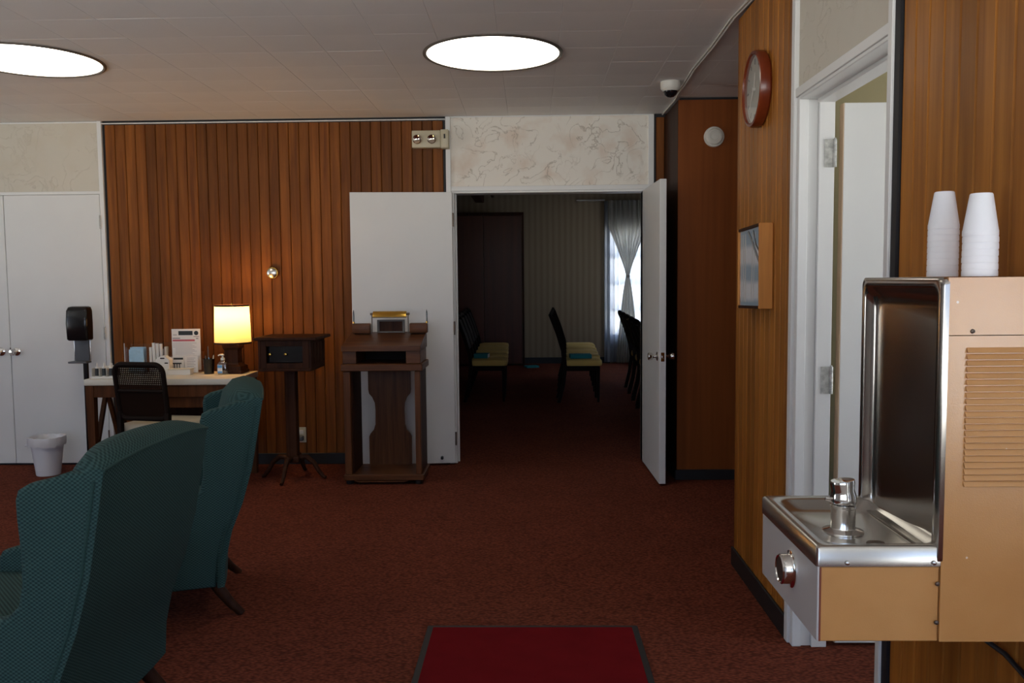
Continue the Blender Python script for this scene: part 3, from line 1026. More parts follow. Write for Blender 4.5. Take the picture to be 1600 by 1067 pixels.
def far_chair(label, loc, rz, group):
    t = thing('side_chair', label, 'chair', loc, rz, group)
    W, D = 0.46, 0.44            # faces +x, back at x=0
    s = MB()
    s.loft([[(D * 0.5 + (x - D * 0.5) * k, y * k, z) for x, y in rrect(0.02, D, -W / 2, W / 2, 0.06)] for k, z in
            ((0.97, 0.415), (1.0, 0.43), (1.0, 0.455), (0.97, 0.475), (0.80, 0.487), (0.3, 0.492))])
    s.build('seat', M_YELLOW, t)
    r = MB()
    r.box(0.02, D - 0.03, -W / 2 + 0.03, -W / 2 + 0.055, 0.355, 0.413, 0.004)
    r.box(0.02, D - 0.03, W / 2 - 0.055, W / 2 - 0.03, 0.355, 0.413, 0.004)
    r.box(D - 0.055, D - 0.03, -W / 2 + 0.03, W / 2 - 0.03, 0.355, 0.413, 0.004)
    r.box(0.02, 0.045, -W / 2 + 0.03, W / 2 - 0.03, 0.355, 0.413, 0.004)
    r.build('seat_rail', M_BLKWOOD, t)
    for sgn in (-1, 1):
        MB().bar((D - 0.045, sgn * (W / 2 - 0.045), 0.0), (D - 0.045, sgn * (W / 2 - 0.045), 0.40), 0.026, 0.026, 0.038, 0.038).build('leg', M_BLKWOOD, t)
        y = sgn * (W / 2 - 0.035)
        MB().loft([[(x - 0.02, y - 0.018, z), (x + 0.02, y - 0.018, z), (x + 0.02, y + 0.018, z), (x - 0.02, y + 0.018, z)] for x, z in
                   ((-0.05, 0), (0.0, 0.2), (0.025, 0.40), (0.01, 0.55), (-0.05, 0.75), (-0.13, 0.96))]).build('leg', M_BLKWOOD, t)
    b = MB()
    b.loft([[(x - 0.012, -W / 2 + 0.05, z), (x + 0.012, -W / 2 + 0.05, z), (x + 0.012, W / 2 - 0.05, z), (x - 0.012, W / 2 - 0.05, z)] for x, z in
            ((-0.005, 0.60), (-0.05, 0.75), (-0.122, 0.93))])
    b.build('backrest', M_BLKWOOD, t)
    MB().tube([(-0.13, -W / 2 + 0.02, 0.955), (-0.138, -W / 4, 0.975), (-0.14, 0, 0.98), (-0.138, W / 4, 0.975), (-0.13, W / 2 - 0.02, 0.955)], 0.019, 8).build('top_rail', M_BLKWOOD, t)
    return t


ORD = ['nearest the doorway', 'second from the doorway', 'third from the doorway', 'fourth from the doorway', 'farthest from the doorway']
fc = far_chair('yellow-seated dark chair ' + ORD[0] + ', middle row, blue-green folder on it', (0.37, 9.82, 0), 0.0, 'chairs in the far room')
for i in range(1, 5):
    copy_tree(fc, 'yellow-seated dark chair in the middle row, ' + ORD[i], (0.37 + 0.024 * i, 9.82 + 0.57 * i, 0), 0.0)
for i in range(5):
    copy_tree(fc, 'yellow-seated dark chair in the left row, ' + ORD[i] + (', teal booklet on it' if i == 0 else ''), (-0.70 - 0.012 * i, 9.90 + 0.57 * i, 0), 0.0)
for i in range(5):
    copy_tree(fc, 'dark chair back silhouetted by the window, right row, ' + ORD[i], (1.17 + 0.024 * i, 8.35 + 0.60 * i, 0), 0.0)


def booklet(name, label, loc, w, d, h, rz=0):
    t = thing(name, label, 'book', loc, rz)
    MB().box(-w / 2, w / 2, -d / 2, d / 2, 0, h, 0.002).build('cover', M_TEAL, t)
    MB().box(-w / 2 + 0.004, w / 2 + 0.0015, -d / 2 + 0.006, d / 2 - 0.006, 0.005, h - 0.005).build('pages', M_PAPER, t)
    return t


booklet('folder', 'blue-green folder lying on the nearest middle-row chair of the far room', (0.57, 9.74, 0.4925), 0.24, 0.17, 0.045, 0.05)
booklet('booklet', 'teal booklet lying on the nearest left-row chair of the far room', (-0.56, 9.86, 0.4925), 0.16, 0.16, 0.05, -0.1)
booklet('booklet', 'small teal booklet on the carpet beside the mahogany partition', (0.02, 13.55, 0.0), 0.20, 0.16, 0.03, 0.3)

# ------------------------------------------------------------------ ceiling fittings
for x, lab in ((-0.187, 'round glowing ceiling light above the double doorway'), (-2.69, 'round glowing ceiling light at left, above the green armchairs')):
    t = thing('ceiling_light', lab, 'ceiling light', (x, 4.68, H), 0, 'round ceiling lights')
    MB().lathe([(0.374, 0.004), (0.374, -0.006), (0.362, -0.010), (0.354, -0.006), (0.354, 0.004)], 64, cap0=False, cap1=False).build('trim_ring', M_BEZEL, t)
    MB().lathe([(0.355, -0.003), (0.30, -0.004), (0.15, -0.005), (0.0, -0.005)], 64, cap0=False, cap1=False).build('diffuser', M_GLOW, t)

dc = thing('dome_camera', 'white security camera with a dark dome on the ceiling by the chase', 'security camera', (0.876, 5.40, H))
MB().lathe([(0.060, 0.0), (0.062, -0.010), (0.060, -0.040), (0.052, -0.050), (0.040, -0.053)], 32, cap1=True).build('housing', M_OFFWHITE, dc)
MB().lathe([(0.044, -0.050), (0.043, -0.062), (0.036, -0.078), (0.022, -0.090), (0.0, -0.095)], 32, cap0=False, cap1=False).build('dome', M_DARKGLASS, dc)
MB().lathe([(0.048, -0.050), (0.050, -0.056), (0.044, -0.058)], 32, cap0=False, cap1=False).build('dome_ring', M_OFFWHITE, dc)

cab = MB()
pts = [(XR + 0.012, 3.0), (XR + 0.008, 3.84), (XR - 0.006, 4.08), (XR + 0.002, 4.55), (XR - 0.004, 5.05), (XR + 0.012, 5.45), (XR + 0.010, 5.65), (1.0, 5.9), (0.994, 6.26), (0.994, 6.40)]
cab.tube([(x - 0.012, y, H - 0.008) for x, y in pts], 0.006, 8)
o = cab.build('ceiling_cable', M_OFFWHITE)
tag(o, 'white cable run along the ceiling edge to the security camera', 'cable')
cab = MB()
cab.tube([(x - 0.026, y, H - 0.007) for x, y in pts[:7]], 0.0045, 8)
cab.build('second_strand', M_OFFWHITE, o)

sm = thing('smoke_alarm', 'round off-white alarm high on the dark wood chase', 'alarm', (1.240, 5.849, 2.325))
MB().lathe([(0.068, 0), (0.068, 0.010), (0.064, 0.016)], 40, (0, 0, 0), (0, -1, 0)).build('base_plate', M_OFFWHITE, sm)
MB().lathe([(0.056, 0.014), (0.055, 0.026), (0.048, 0.034), (0.036, 0.036), (0.034, 0.031), (0.026, 0.031), (0.024, 0.037), (0.0, 0.038)], 40, (0, 0, 0), (0, -1, 0), cap1=False).build('cover', M_OFFWHITE, sm)

em = thing('emergency_light', 'beige twin-head emergency light on the planks by the doorway', 'emergency light', (-0.72, YB - 0.001, 2.418))
MB().box(-0.135, 0.075, -0.07, 0, -0.062, 0.062, 0.006, 2).build('housing', M_BEIGEPL, em)
MB().box(0.077, 0.135, -0.085, 0, -0.068, 0.066, 0.006, 2).build('battery_case', M_BEIGEPL, em)
MB().box(0.101, 0.113, -0.089, -0.084, 0.0, 0.032, 0.001).build('test_switch', M_PLASTIC, em)
for x in (-0.085, 0.022):
    h = MB().lathe([(0.018, 0.0), (0.030, 0.022), (0.034, 0.034), (0.031, 0.036)], 24, (x, -0.07, -0.002), (-0.25, -1, -0.12), cap1=False).build('lamp_head', M_CHROME, em)
    MB().lathe([(0.030, 0.030), (0.018, 0.022), (0.005, 0.018), (0.0, 0.018)], 24, (x, -0.07, -0.002), (-0.25, -1, -0.12), cap0=False, cap1=False).build('reflector', M_CHROME, h)
MB().box(-0.14, 0.08, -0.074, -0.002, -0.070, -0.062, 0.002).build('lens_tray', M_CLEAR, em)

th = thing('thermostat', 'round brass and silver thermostat on the cedar planks above the desk lamp', 'thermostat', (-1.925, YB - 0.001, 1.452))
MB().lathe([(0.046, 0), (0.046, 0.012), (0.042, 0.022), (0.039, 0.022)], 40, (0, 0, 0), (0, -1, 0)).build('ring', M_BRASS, th)
MB().lathe([(0.038, 0.018), (0.036, 0.034), (0.026, 0.040), (0.0, 0.041)], 40, (0, 0, 0), (0, -1, 0), cap1=False).build('dial_cover', M_NICKEL, th)
MB().lathe([(0.006, 0.040), (0.005, 0.044), (0, 0.0445)], 12, (0, 0, 0), (0, -1, 0), cap1=False).build('centre_cap', M_CHROME, th)

ou = thing('wall_outlet', 'wall outlet with a plug in it low behind the pedestal stand', 'outlet', (-1.742, YB - 0.001, 0.225))
MB().box(-0.036, 0.036, -0.006, 0, -0.058, 0.058, 0.002).build('cover_plate', M_BEIGEPL, ou)
MB().box(-0.017, 0.017, -0.009, -0.004, 0.008, 0.038, 0.002).build('socket', M_OFFWHITE, ou)
MB().box(-0.020, 0.020, -0.040, -0.004, -0.042, -0.004, 0.006).build('plug', M_GREYPL, ou)

# ------------------------------------------------------------------ clock and picture on the right wall
ck = thing('wall_clock', 'round wall clock with a deep red-brown wood rim', 'clock', (XR - 0.0005, 3.66, 2.165))
MB().lathe([(0.150, 0.0), (0.156, 0.008), (0.156, 0.036), (0.152, 0.046), (0.143, 0.048), (0.137, 0.042), (0.136, 0.020)], 64, (0, 0, 0), (-1, 0, 0), cap0=True, cap1=False).build('rim', M_CHERRY, ck)
fc_ = MB().lathe([(0.137, 0.030), (0.0, 0.030)], 48, (0, 0, 0), (-1, 0, 0), cap0=False, cap1=False).build('dial', M_FACE, ck)
tk = MB()
for i in range(12):
    a = i * PI / 6
    u, v = math.sin(a), math.cos(a)
    tk.bar((-0.0305, u * 0.102, v * 0.102), (-0.0305, u * 0.124, v * 0.124), 0.008 if i % 3 == 0 else 0.005, 0.002, up=(1, 0, 0))
tk.build('hour_marks', M_INKD, fc_)
MB().bar((-0.034, 0, 0), (-0.034, -0.012, 0.066), 0.010, 0.002, 0.004, 0.002, up=(1, 0, 0)).build('hour_hand', M_OFFWHITE, ck)
MB().bar((-0.037, 0, 0), (-0.037, 0.058, -0.070), 0.007, 0.002, 0.003, 0.002, up=(1, 0, 0)).build('minute_hand', M_OFFWHITE, ck)
MB().lathe([(0.008, 0.030), (0.008, 0.040), (0, 0.040)], 12, (0, 0, 0), (-1, 0, 0), cap1=False).build('hub', M_OFFWHITE, ck)
MB().lathe([(0.138, 0.0425), (0.08, 0.045), (0.0, 0.046)], 48, (0, 0, 0), (-1, 0, 0), cap0=False, cap1=False).build('crystal', M_PICGLASS, ck)

pf = thing('framed_picture', 'pale painted reflection of draped curtains in a deep orange wood frame', 'picture', (XR - 0.001, 3.645, 1.425))
pf.rotation_euler = (math.radians(-1.2), 0, 0)
T, hw, hh = 0.055, 0.182, 0.172
MB().box(-T, -0.001, -hw, -hw + 0.016, -hh, hh, 0.0015).build('frame_side', M_ORANGEWOOD, pf)
MB().box(-T, -0.001, hw - 0.016, hw, -hh, hh, 0.0015).build('frame_side', M_ORANGEWOOD, pf)
MB().box(-T, -0.001, -hw + 0.016, hw - 0.016, hh - 0.012, hh, 0.001).build('frame_rail', M_DARKWOOD, pf)
MB().box(-T, -0.001, -hw + 0.016, hw - 0.016, -hh, -hh + 0.012, 0.001).build('frame_rail', M_DARKWOOD, pf)
pr = MB().box(-0.046, -0.002, -hw + 0.016, hw - 0.016, -hh + 0.012, hh - 0.012).build('print', M_REFLECTION, pf)  # pale image stands in for the reflection in the picture glass
fo = MB()  # folds and swag drawn as part of the painted reflection
for y0, y1, w in ((-0.05, -0.02, 0.010), (-0.085, -0.055, 0.006), (0.075, 0.072, 0.014), (0.115, 0.10, 0.012), (0.145, 0.135, 0.010)):
    fo.bar((-0.0465, y0, 0.145), (-0.0465, y1, -0.145), w, 0.001, up=(1, 0, 0))
fo.build('curtain_folds', M_PAPER, pr)
dr = MB()
dr.tube([(-0.0465, -0.15, 0.02), (-0.0465, -0.11, 0.05), (-0.0465, -0.05, 0.10), (-0.0465, 0.02, 0.15)], 0.006, 6)
dr.tube([(-0.0465, -0.15, 0.06), (-0.0465, -0.10, 0.09), (-0.0465, -0.06, 0.15)], 0.004, 6)
dr.build('swag', M_GREYPL, pr)
MB().box(-0.0495, -0.0485, -hw + 0.015, hw - 0.015, -hh + 0.011, hh - 0.011).build('glass', M_PICGLASS, pf)

# ------------------------------------------------------------------ drinking fountain
df = thing('drinking_fountain', 'tan and stainless steel wall drinking fountain at right', 'water fountain')
FX0, FXC, FX1 = 0.507, 0.718, 0.972
FY0, FY1 = 1.500, 1.857
FZ0, FZR, FZ1 = 0.733, 0.906, 1.378
c = MB()
c.box(0.800, FX1, FY0 - 0.003, FY1 + 0.003, FZ0, 1.277)
c.box(FXC + 0.004, 0.800, FY0 - 0.003, FY0 + 0.010, FZ0, 1.277)
c.box(FXC + 0.004, 0.800, FY1 - 0.010, FY1 + 0.003, FZ0, 1.277)
c.box(FXC + 0.004, 0.800, FY0 + 0.010, FY1 - 0.010, FZ0, 0.850)
c.build('cabinet', M_TAN, df)
c = MB()
c.box(0.800, FX1, FY0 - 0.0035, FY1 + 0.0035, 1.2785, FZ1)
c.box(FXC + 0.004, 0.800, FY0 - 0.0035, FY0 + 0.010, 1.2785, FZ1)
c.box(FXC + 0.004, 0.800, FY1 - 0.010, FY1 + 0.0035, 1.2785, FZ1)
c.box(FXC + 0.004, 0.800, FY0 + 0.010, FY1 - 0.010, FZ1 - 0.008, FZ1)
cv = c.build('top_cover', M_TAN, df)
MB().box(FX0 + 0.004, FXC + 0.003, FY0 + 0.001, FY1 - 0.001, FZ0 - 0.001, 0.868, 0.0015).build('lower_box', M_TAN, df)
MB().box(FX0 - 0.0005, FX0 + 0.004, FY0, FY1, FZ0, 0.869, 0.001).build('front_panel', M_STEELP, df)
# basin
MB().box(FX0 + 0.0035, FX0 + 0.0065, FY0 - 0.0008, FY0 + 0.002, FZ0, 0.867).build('edge_strip', M_RUST, df)
b = MB()


def ring(x0, x1, y0, y1, r, z, k=6):
    return [(x, y, z) for x, y in rrect(x0, x1, y0, y1, r, k)]


b.loft([ring(FX0 - 0.003, 0.745, FY0 - 0.002, FY1 + 0.002, 0.006, 0.869),
        ring(FX0 - 0.003, 0.745, FY0 - 0.002, FY1 + 0.002, 0.006, 0.902),
        ring(FX0 + 0.001, 0.743, FY0 + 0.002, FY1 - 0.002, 0.006, FZR),
        ring(FX0 + 0.018, 0.741, FY0 + 0.018, FY1 - 0.018, 0.030, FZR - 0.001),
        ring(FX0 + 0.022, 0.738, FY0 + 0.022, FY1 - 0.022, 0.034, FZR - 0.005),
        ring(FX0 + 0.034, 0.725, FY0 + 0.032, FY1 - 0.032, 0.040, FZR - 0.020),
        ring(FX0 + 0.046, 0.705, FY0 + 0.044, FY1 - 0.044, 0.040, FZR - 0.027),
        ring(FX0 + 0.080, 0.665, FY0 + 0.100, FY1 - 0.100, 0.030, FZR - 0.034),
        ring(FX0 + 0.100, 0.645, FY0 + 0.150, FY1 - 0.150, 0.015, FZR - 0.0355)], cap0=False)
bs = b.build('basin', M_STEEL, df, smooth=50)
MB().lathe([(0.020, 0), (0.020, 0.002), (0.012, 0.003), (0.0, 0.002)], 20, (0.66, 1.62, FZR - 0.035), cap1=False).build('drain', M_SCREW, bs)
# splash back: framed recess above the basin
a = MB()


def rg(x, y0, y1, z0, z1, r):
    return [(x, y, z) for y, z in rrect(y0, y1, z0, z1, r, 6)]


def tl(loop, k):
    ym = (FY0 + FY1) / 2
    return [(x - (y - ym) * k, y, z) for x, y, z in loop]


a.loft([rg(FXC + 0.006, FY0 - 0.0045, FY1 + 0.0045, 0.872, FZ1 + 0.001, 0.012),
        rg(FXC - 0.002, FY0 - 0.0045, FY1 + 0.0045, 0.872, FZ1 + 0.001, 0.014),
        rg(FXC - 0.006, FY0 + 0.003, FY1 - 0.003, 0.876, FZ1 - 0.003, 0.014),
        rg(FXC - 0.006, FY0 + 0.014, FY1 - 0.014, 0.885, FZ1 - 0.014, 0.022),
        rg(FXC - 0.002, FY0 + 0.019, FY1 - 0.019, 0.886, FZ1 - 0.019, 0.026),
        tl(rg(FXC + 0.008, FY0 + 0.024, FY1 - 0.022, 0.888, FZ1 - 0.026, 0.028), 0.01),
        tl(rg(FXC + 0.018, FY0 + 0.034, FY1 - 0.030, 0.893, FZ1 - 0.038, 0.030), 0.03),
        tl(rg(FXC + 0.020, FY0 + 0.050, FY1 - 0.042, 0.905, FZ1 - 0.054, 0.030), 0.04)], cap0=False)
a.build('splash_back', M_SPLASH, df, smooth=50)
# bubbler
bx_, by_ = 0.625, 1.705
bb = MB().lathe([(0.040, 0), (0.040, 0.003), (0.030, 0.006), (0.0245, 0.008), (0.0235, 0.010), (0.0235, 0.048), (0.0255, 0.050), (0.0255, 0.055), (0.022, 0.057), (0.018, 0.057)], 32, (bx_, by_, FZR - 0.035)).build('bubbler', M_CHROME, df)
z0 = FZR - 0.035 + 0.057
MB().loft([[(bx_ + sx * r * math.cos(t) + o_, by_ + r * math.sin(t), z0 + z + tl_ * math.cos(t)) for t in [2 * PI * i / 28 for i in range(28)]]
           for r, sx, o_, z, tl_ in ((0.020, 1, 0, 0, 0), (0.0255, 1, 0, 0.002, 0), (0.0258, 1, 0, 0.010, 0), (0.0245, 1, 0.0, 0.018, 0.001), (0.0225, 0.97, -0.001, 0.028, 0.002), (0.0235, 1.0, -0.002, 0.042, 0.003), (0.0225, 1.0, -0.002, 0.047, 0.003), (0.018, 0.95, -0.002, 0.046, 0.002), (0.008, 0.9, -0.002, 0.043, 0.001))]).build('mouth_guard', M_CHROME, bb)
MB().cyl((bx_ - 0.022, by_, z0 + 0.008), (bx_ - 0.036, by_, z0 + 0.010), 0.005, 0.0035, 10).build('spout', M_CHROME, bb)
pb = MB().lathe([(0.036, 0), (0.036, 0.003), (0.031, 0.005), (0.029, 0.008), (0.029, 0.022), (0.0265, 0.025), (0.024, 0.023)], 36, (FX0, 1.648, 0.814), (-1, 0, 0), cap1=False).build('push_button', M_CHROME, df)
MB().lathe([(0.0245, 0.0222), (0.0, 0.0222)], 36, (FX0, 1.648, 0.814), (-1, 0, 0), cap0=False, cap1=False).build('button_face', M_SCREW, pb)
# louvres in the side: pressed slats leaning out over dark gaps
lv0, lv1, nl = 1.012, 1.258, 22
for i in range(nl):
    z = lv1 - (lv1 - lv0) * (i + 0.5) / nl
    h = (lv1 - lv0) / nl
    MB().prism([(FY0 - 0.002, z + h * 0.42), (FY0 - 0.0042, z + h * 0.36), (FY0 - 0.0090, z - h * 0.38), (FY0 - 0.0072, z - h * 0.46), (FY0 - 0.002, z - h * 0.15)], 'x', 0.756, 0.945).build('louver', M_TAN, df)
for x, z in ((0.765, 1.285), (0.7165, 0.838), (0.7165, 0.768), (0.558, 0.876), (0.7100, 0.876)):
    MB().lathe([(0.0042, 0), (0.0036, 0.0025), (0.0015, 0.0035), (0, 0.0036)], 12, (x, FY0 - 0.003 if z > 0.87 else FY0 - 0.0025, z), (0, -1, 0), cap1=False).build('screw', M_SCREW if z != 0.876 else M_NICKEL, df)
cd = MB().tube([(0.88, 1.78, 0.78), (0.90, 1.79, 0.70), (0.940, 1.80, 0.625), (0.964, 1.72, 0.610), (0.967, 1.60, 0.585), (0.968, 1.50, 0.52), (0.968, 1.485, 0.40), (0.968, 1.485, 0.10)], 0.0055, 10)
cd.build('power_cord', M_RUBBER, df)

# foam cups, mouth down, in two nested stacks
cup_me = None


def cup_mesh():
    t = MB()
    # mouth down: rim at z=0, base at z=0.085
    t.lathe([(0.0325, 0.002), (0.0342, 0.0012), (0.0345, 0.003), (0.0344, 0.0105), (0.0336, 0.0124), (0.0222, 0.076), (0.0205, 0.078), (0.0, 0.0765)], 36, cap0=False, cap1=False)
    for v in t.bm.verts:
        v.co.x *= 0.87
        v.co.y *= 0.87
    return t


NTH = ['first', 'second', 'third', 'fourth', 'fifth', 'sixth', 'seventh', 'eighth', 'ninth', 'tenth']
body_me = cup_mesh().mesh('foam_cup', M_FOAM, 40)
for cx, cy_, n, side in ((0.857, 1.805, 9, 'left'), (0.822, 1.590, 7, 'right')):
    pitch_c = 0.0122
    for i in range(n):
        o = bpy.data.objects.new('foam_cup', body_me)
        o.location = (cx + random.uniform(-0.0004, 0.0004), cy_, FZ1 + 0.0005 + pitch_c * i)
        C.objects.link(o)
        if i == n - 1:
            tag(o, 'white foam cup upside down on top of the %s cup stack' % side, 'cup', '%s stack of foam cups' % side)
        else:
            tag(o, 'rim of the %s foam cup up from the bottom of the %s stack' % (NTH[i], side), 'cup', '%s stack of foam cups' % side)

# ------------------------------------------------------------------ wing chairs


def xr(z):
    P = [(0.10, 0.175), (0.25, 0.165), (0.36, 0.14), (0.48, 0.092), (0.62, 0.052), (0.80, 0.02), (0.92, 0.0), (1.1, -0.02)]
    for (a, u), (b, v) in zip(P, P[1:]):
        if z <= b:
            return u + (v - u) * (z - a) / (b - a)
    return P[-1][1]


def wing_chair(label, loc, rz):
    t = thing('wing_chair', label, 'armchair', loc, rz, 'green wing chairs')
    W = 0.65
    hw = W / 2
    # back, lofted across the width
    loops = []
    n = 21
    for i in range(n):
        u = -1 + 2 * i / (n - 1)
        y = u * (hw - 0.002)
        a = max(0.0, 1 - abs(u) ** 2.6)
        s = a ** 0.5
        zt = 0.905 + 0.022 * a
        L = []
        for z in (0.14, 0.25, 0.36, 0.42, 0.48, 0.55, 0.62, 0.72, 0.80, 0.87):
            L.append((xr(z) - 0.014 * a, y, z))
        L.append((xr(zt) - 0.010 * a, y, zt))
        L.append((0.012 + 0.006 * s, y, zt + 0.008 + 0.014 * s))
        L.append((0.030 + 0.035 * s, y, zt + 0.006 + 0.028 * s))
        L.append((0.046 + 0.070 * s, y, zt - 0.004 + 0.026 * s))
        L.append((0.056 + 0.100 * s, y, zt - 0.03 + 0.010 * s))
        L.append((0.068 + 0.110 * s, y, zt - 0.10))
        L.append((0.090 + 0.100 * s, y, 0.65))
        L.append((0.150 + 0.080 * s, y, 0.45))
        L.append((0.190 + 0.06 * s, y, 0.30))
        L.append((0.20, y, 0.14))
        loops.append(L)
    MB().loft(loops).build('back', M_FABRIC, t, smooth=50)
    # sides: wing flowing into arm, one padded panel each
    prof = [(0.045, 0.90), (0.10, 0.900), (0.16, 0.880), (0.21, 0.868), (0.238, 0.852), (0.246, 0.825), (0.245, 0.78), (0.238, 0.68), (0.240, 0.60), (0.252, 0.545),
            (0.285, 0.512), (0.34, 0.500), (0.50, 0.512), (0.64, 0.515), (0.69, 0.500), (0.71, 0.465), (0.70, 0.40), (0.695, 0.14), (0.205, 0.14), (0.195, 0.25), (0.172, 0.36), (0.122, 0.48), (0.082, 0.62), (0.050, 0.80)]
    for s in (-1, 1):
        MB().prism(prof, 'y', s * (hw - 0.065) if s > 0 else -hw, hw if s > 0 else -hw + 0.065, 0.020, 4).build('wing', M_FABRIC, t, smooth=60)
        pp = [(xr(z) + 0.026 - 0.004, s * (hw - 0.001), z) for z in (0.14, 0.25, 0.36, 0.42, 0.48, 0.55, 0.62, 0.72, 0.80, 0.88)]
        MB().tube(pp, 0.0045, 6).build('piping', M_PIPING, t)
    ed = []
    for i in range(25):
        u = -1 + 2 * i / 24
        a = max(0.0, 1 - abs(u) ** 2.6)
        ed.append((xr(0.905) - 0.010 * a - 0.001, u * (hw - 0.002), 0.905 + 0.022 * a))
    MB().tube(ed, 0.0045, 6).build('piping', M_PIPING, t)
    MB().box(0.19, 0.685, -hw + 0.063, hw - 0.063, 0.14, 0.32, 0.012, 2).build('seat_base', M_FABRIC, t)
    MB().box(0.21, 0.72, -hw + 0.068, hw - 0.068, 0.322, 0.445, 0.035, 4).build('seat_cushion', M_FABRIC, t, smooth=60)
    for s in (-1, 1):
        MB().tube([(0.215, s * (hw - 0.09), 0.142), (0.190, s * (hw - 0.085), 0.10), (0.150, s * (hw - 0.07), 0.045), (0.105, s * (hw - 0.055), 0.0)], [0.027, 0.024, 0.019, 0.015], 12).build('leg', M_DARKWOOD, t)
        MB().tube([(0.63, s * (hw - 0.08), 0.142), (0.64, s * (hw - 0.075), 0.07), (0.645, s * (hw - 0.07), 0.0)], [0.026, 0.021, 0.016], 12).build('leg', M_DARKWOOD, t)
    return t


wc = wing_chair('green woven wing chair nearest the camera, at bottom left', (-1.075, 2.455, 0), PI - 0.035)
copy_tree(wc, 'dark green wing chair behind the nearest one, in front of the desk', (-1.205, 3.765, 0), PI + 0.347)

# ------------------------------------------------------------------ floor mat
t = thing('floor_mat', 'red entrance mat with a black rubber border on the carpet', 'mat', (0.0, 2.42, 0))
MB().box(-0.418, 0.418, -0.91, 0.915, 0.0, 0.006, 0.002).build('border', M_RUBBER, t)
MB().box(-0.394, 0.394, -0.885, 0.890, 0.004, 0.010, 0.002).build('pile', M_MAT, t)

# ------------------------------------------------------------------ lectern-like guest book stand
gs = thing('guest_book_stand', 'open-backed oak guest book stand in front of the white door leaf', 'lectern', (-1.005, 5.92, 0))
# local: x -0.30..0.29, y -0.18..0.17 (front toward camera)
MB().box(-0.272, 0.275, -0.185, 0.180, 0.030, 0.068, 0.004).build('base_board', M_OAK, gs)
MB().prism([(-0.20, 0.028), (-0.17, 0.018), (0.14, 0.018), (0.17, 0.028)], 'y', -0.184, -0.165).build('base_apron', M_OAK, gs)
for sx in (-0.236, 0.238):
    for sy2 in (-0.145, 0.14):
        MB().lathe([(0.022, 0), (0.026, 0.006), (0.026, 0.024), (0.020, 0.030)], 16, (sx, sy2, 0)).build('foot', M_RUBBER, gs)
for sx in (-1, 1):
    x0, x1 = (-0.262, -0.214) if sx < 0 else (0.222, 0.260)
    MB().box(x0, x1, -0.175, -0.137, 0.068, 0.775, 0.004).build('post', M_OAKV, gs)
    MB().box(x0 + (0.0 if sx < 0 else 0.012), x1 + (0.008 if sx < 0 else 0.0), -0.137, 0.155, 0.068, 0.775, 0.002).build('side_panel', M_DARKWOOD, gs)
bp_ = [(-0.155, 0.068), (-0.155, 0.272), (-0.146, 0.292), (-0.120, 0.322), (-0.108, 0.36), (-0.106, 0.46), (-0.110, 0.515), (-0.128, 0.556), (-0.150, 0.582), (-0.155, 0.61), (-0.155, 0.775)]
MB().prism(bp_ + [(-x - 0.005, z) for x, z in reversed(bp_)], 'y', 0.150, 0.168).build('back_panel', M_OAKV, gs)
MB().box(-0.274, 0.278, -0.190, 0.180, 0.777, 0.825, 0.005).build('shelf', M_OAK, gs)
MB().box(-0.265, -0.172, -0.165, 0.170, 0.826, 0.912, 0.003).build('shelf_side', M_OAK, gs)
MB().box(0.165, 0.262, -0.165, 0.170, 0.826, 0.912, 0.003).build('shelf_side', M_OAK, gs)
MB().box(-0.172, 0.165, 0.150, 0.170, 0.826, 0.912, 0.002).build('shelf_back', M_BLKWOOD, gs)
MB().prism([(-0.190, 0.913), (-0.190, 0.948), (0.165, 1.022), (0.178, 1.022), (0.178, 0.913)], 'x', -0.268, 0.268, 0.004, 2).build('slanted_top', M_OAK, gs)


def pen_block(name, label, x, px):
    t = thing(name, label, 'pen holder', (x, 6.035, 1.0165))
    MB().box(-0.064, 0.064, -0.028, 0.028, 0, 0.070, 0.008, 2).build('block', M_OAK, t)
    MB().tube([(px, 0, 0.070), (px, 0, 0.082)], [0.008, 0.007], 12).build('socket', M_BRASS, t)
    MB().tube([(px, 0, 0.080), (px, 0, 0.13), (px, 0, 0.150), (px, 0, 0.165)], [0.0042, 0.0055, 0.004, 0.001], 10).build('pen', M_PLASTIC, t)


pen_block('pen_holder', 'wooden pen block with an upright black pen, left end of the stand', -1.190, -0.056)
pen_block('pen_holder', 'wooden pen block with an upright black pen, right end of the stand', -0.786, 0.058)
bl = thing('stand_lamp', 'brass tube reading lamp on thin legs atop the guest book stand', 'lamp', (-0.986, 6.02, 1.014))
hp = MB()
hp.prism([(-0.034, 0.118), (0.034, 0.118), (0.026, 0.146), (0.010, 0.158), (-0.010, 0.158), (-0.026, 0.146)], 'x', -0.118, 0.118, 0.003, 2)
hp.build('shade', M_BRASS, bl)
for x in (-0.128, 0.128):
    MB().cyl((x, 0, 0.0), (x, 0, 0.142), 0.0035, n=10).build('leg', M_SCREW, bl)
    MB().lathe([(0.008, 0), (0.008, 0.02), (0, 0.02)], 10, (x * 0.93, 0, 0.138), (1 if x > 0 else -1, 0, 0), cap1=False).build('end_knob', M_SCREW, bl)
MB().box(-0.118, 0.118, -0.036, 0.036, 0.112, 0.1175, 0.001).build('shade_lip', M_SCREW, bl)
nf = thing('name_frame', 'small grey frame with a dark insert beneath the brass reading lamp', 'frame', (-0.986, 6.062, 1.018))
for x0, x1, z0, z1 in ((-0.098, -0.082, 0.0, 0.092), (0.082, 0.098, 0.0, 0.092), (-0.082, 0.082, 0.080, 0.092), (-0.082, 0.082, 0.0, 0.010)):
    MB().box(x0, x1, -0.010, 0.006, z0, z1, 0.001).build('frame_bar', M_GREYFRAME, nf)
MB().box(-0.082, 0.082, -0.004, 0.004, 0.010, 0.080).build('insert', M_DARKWOOD, nf)

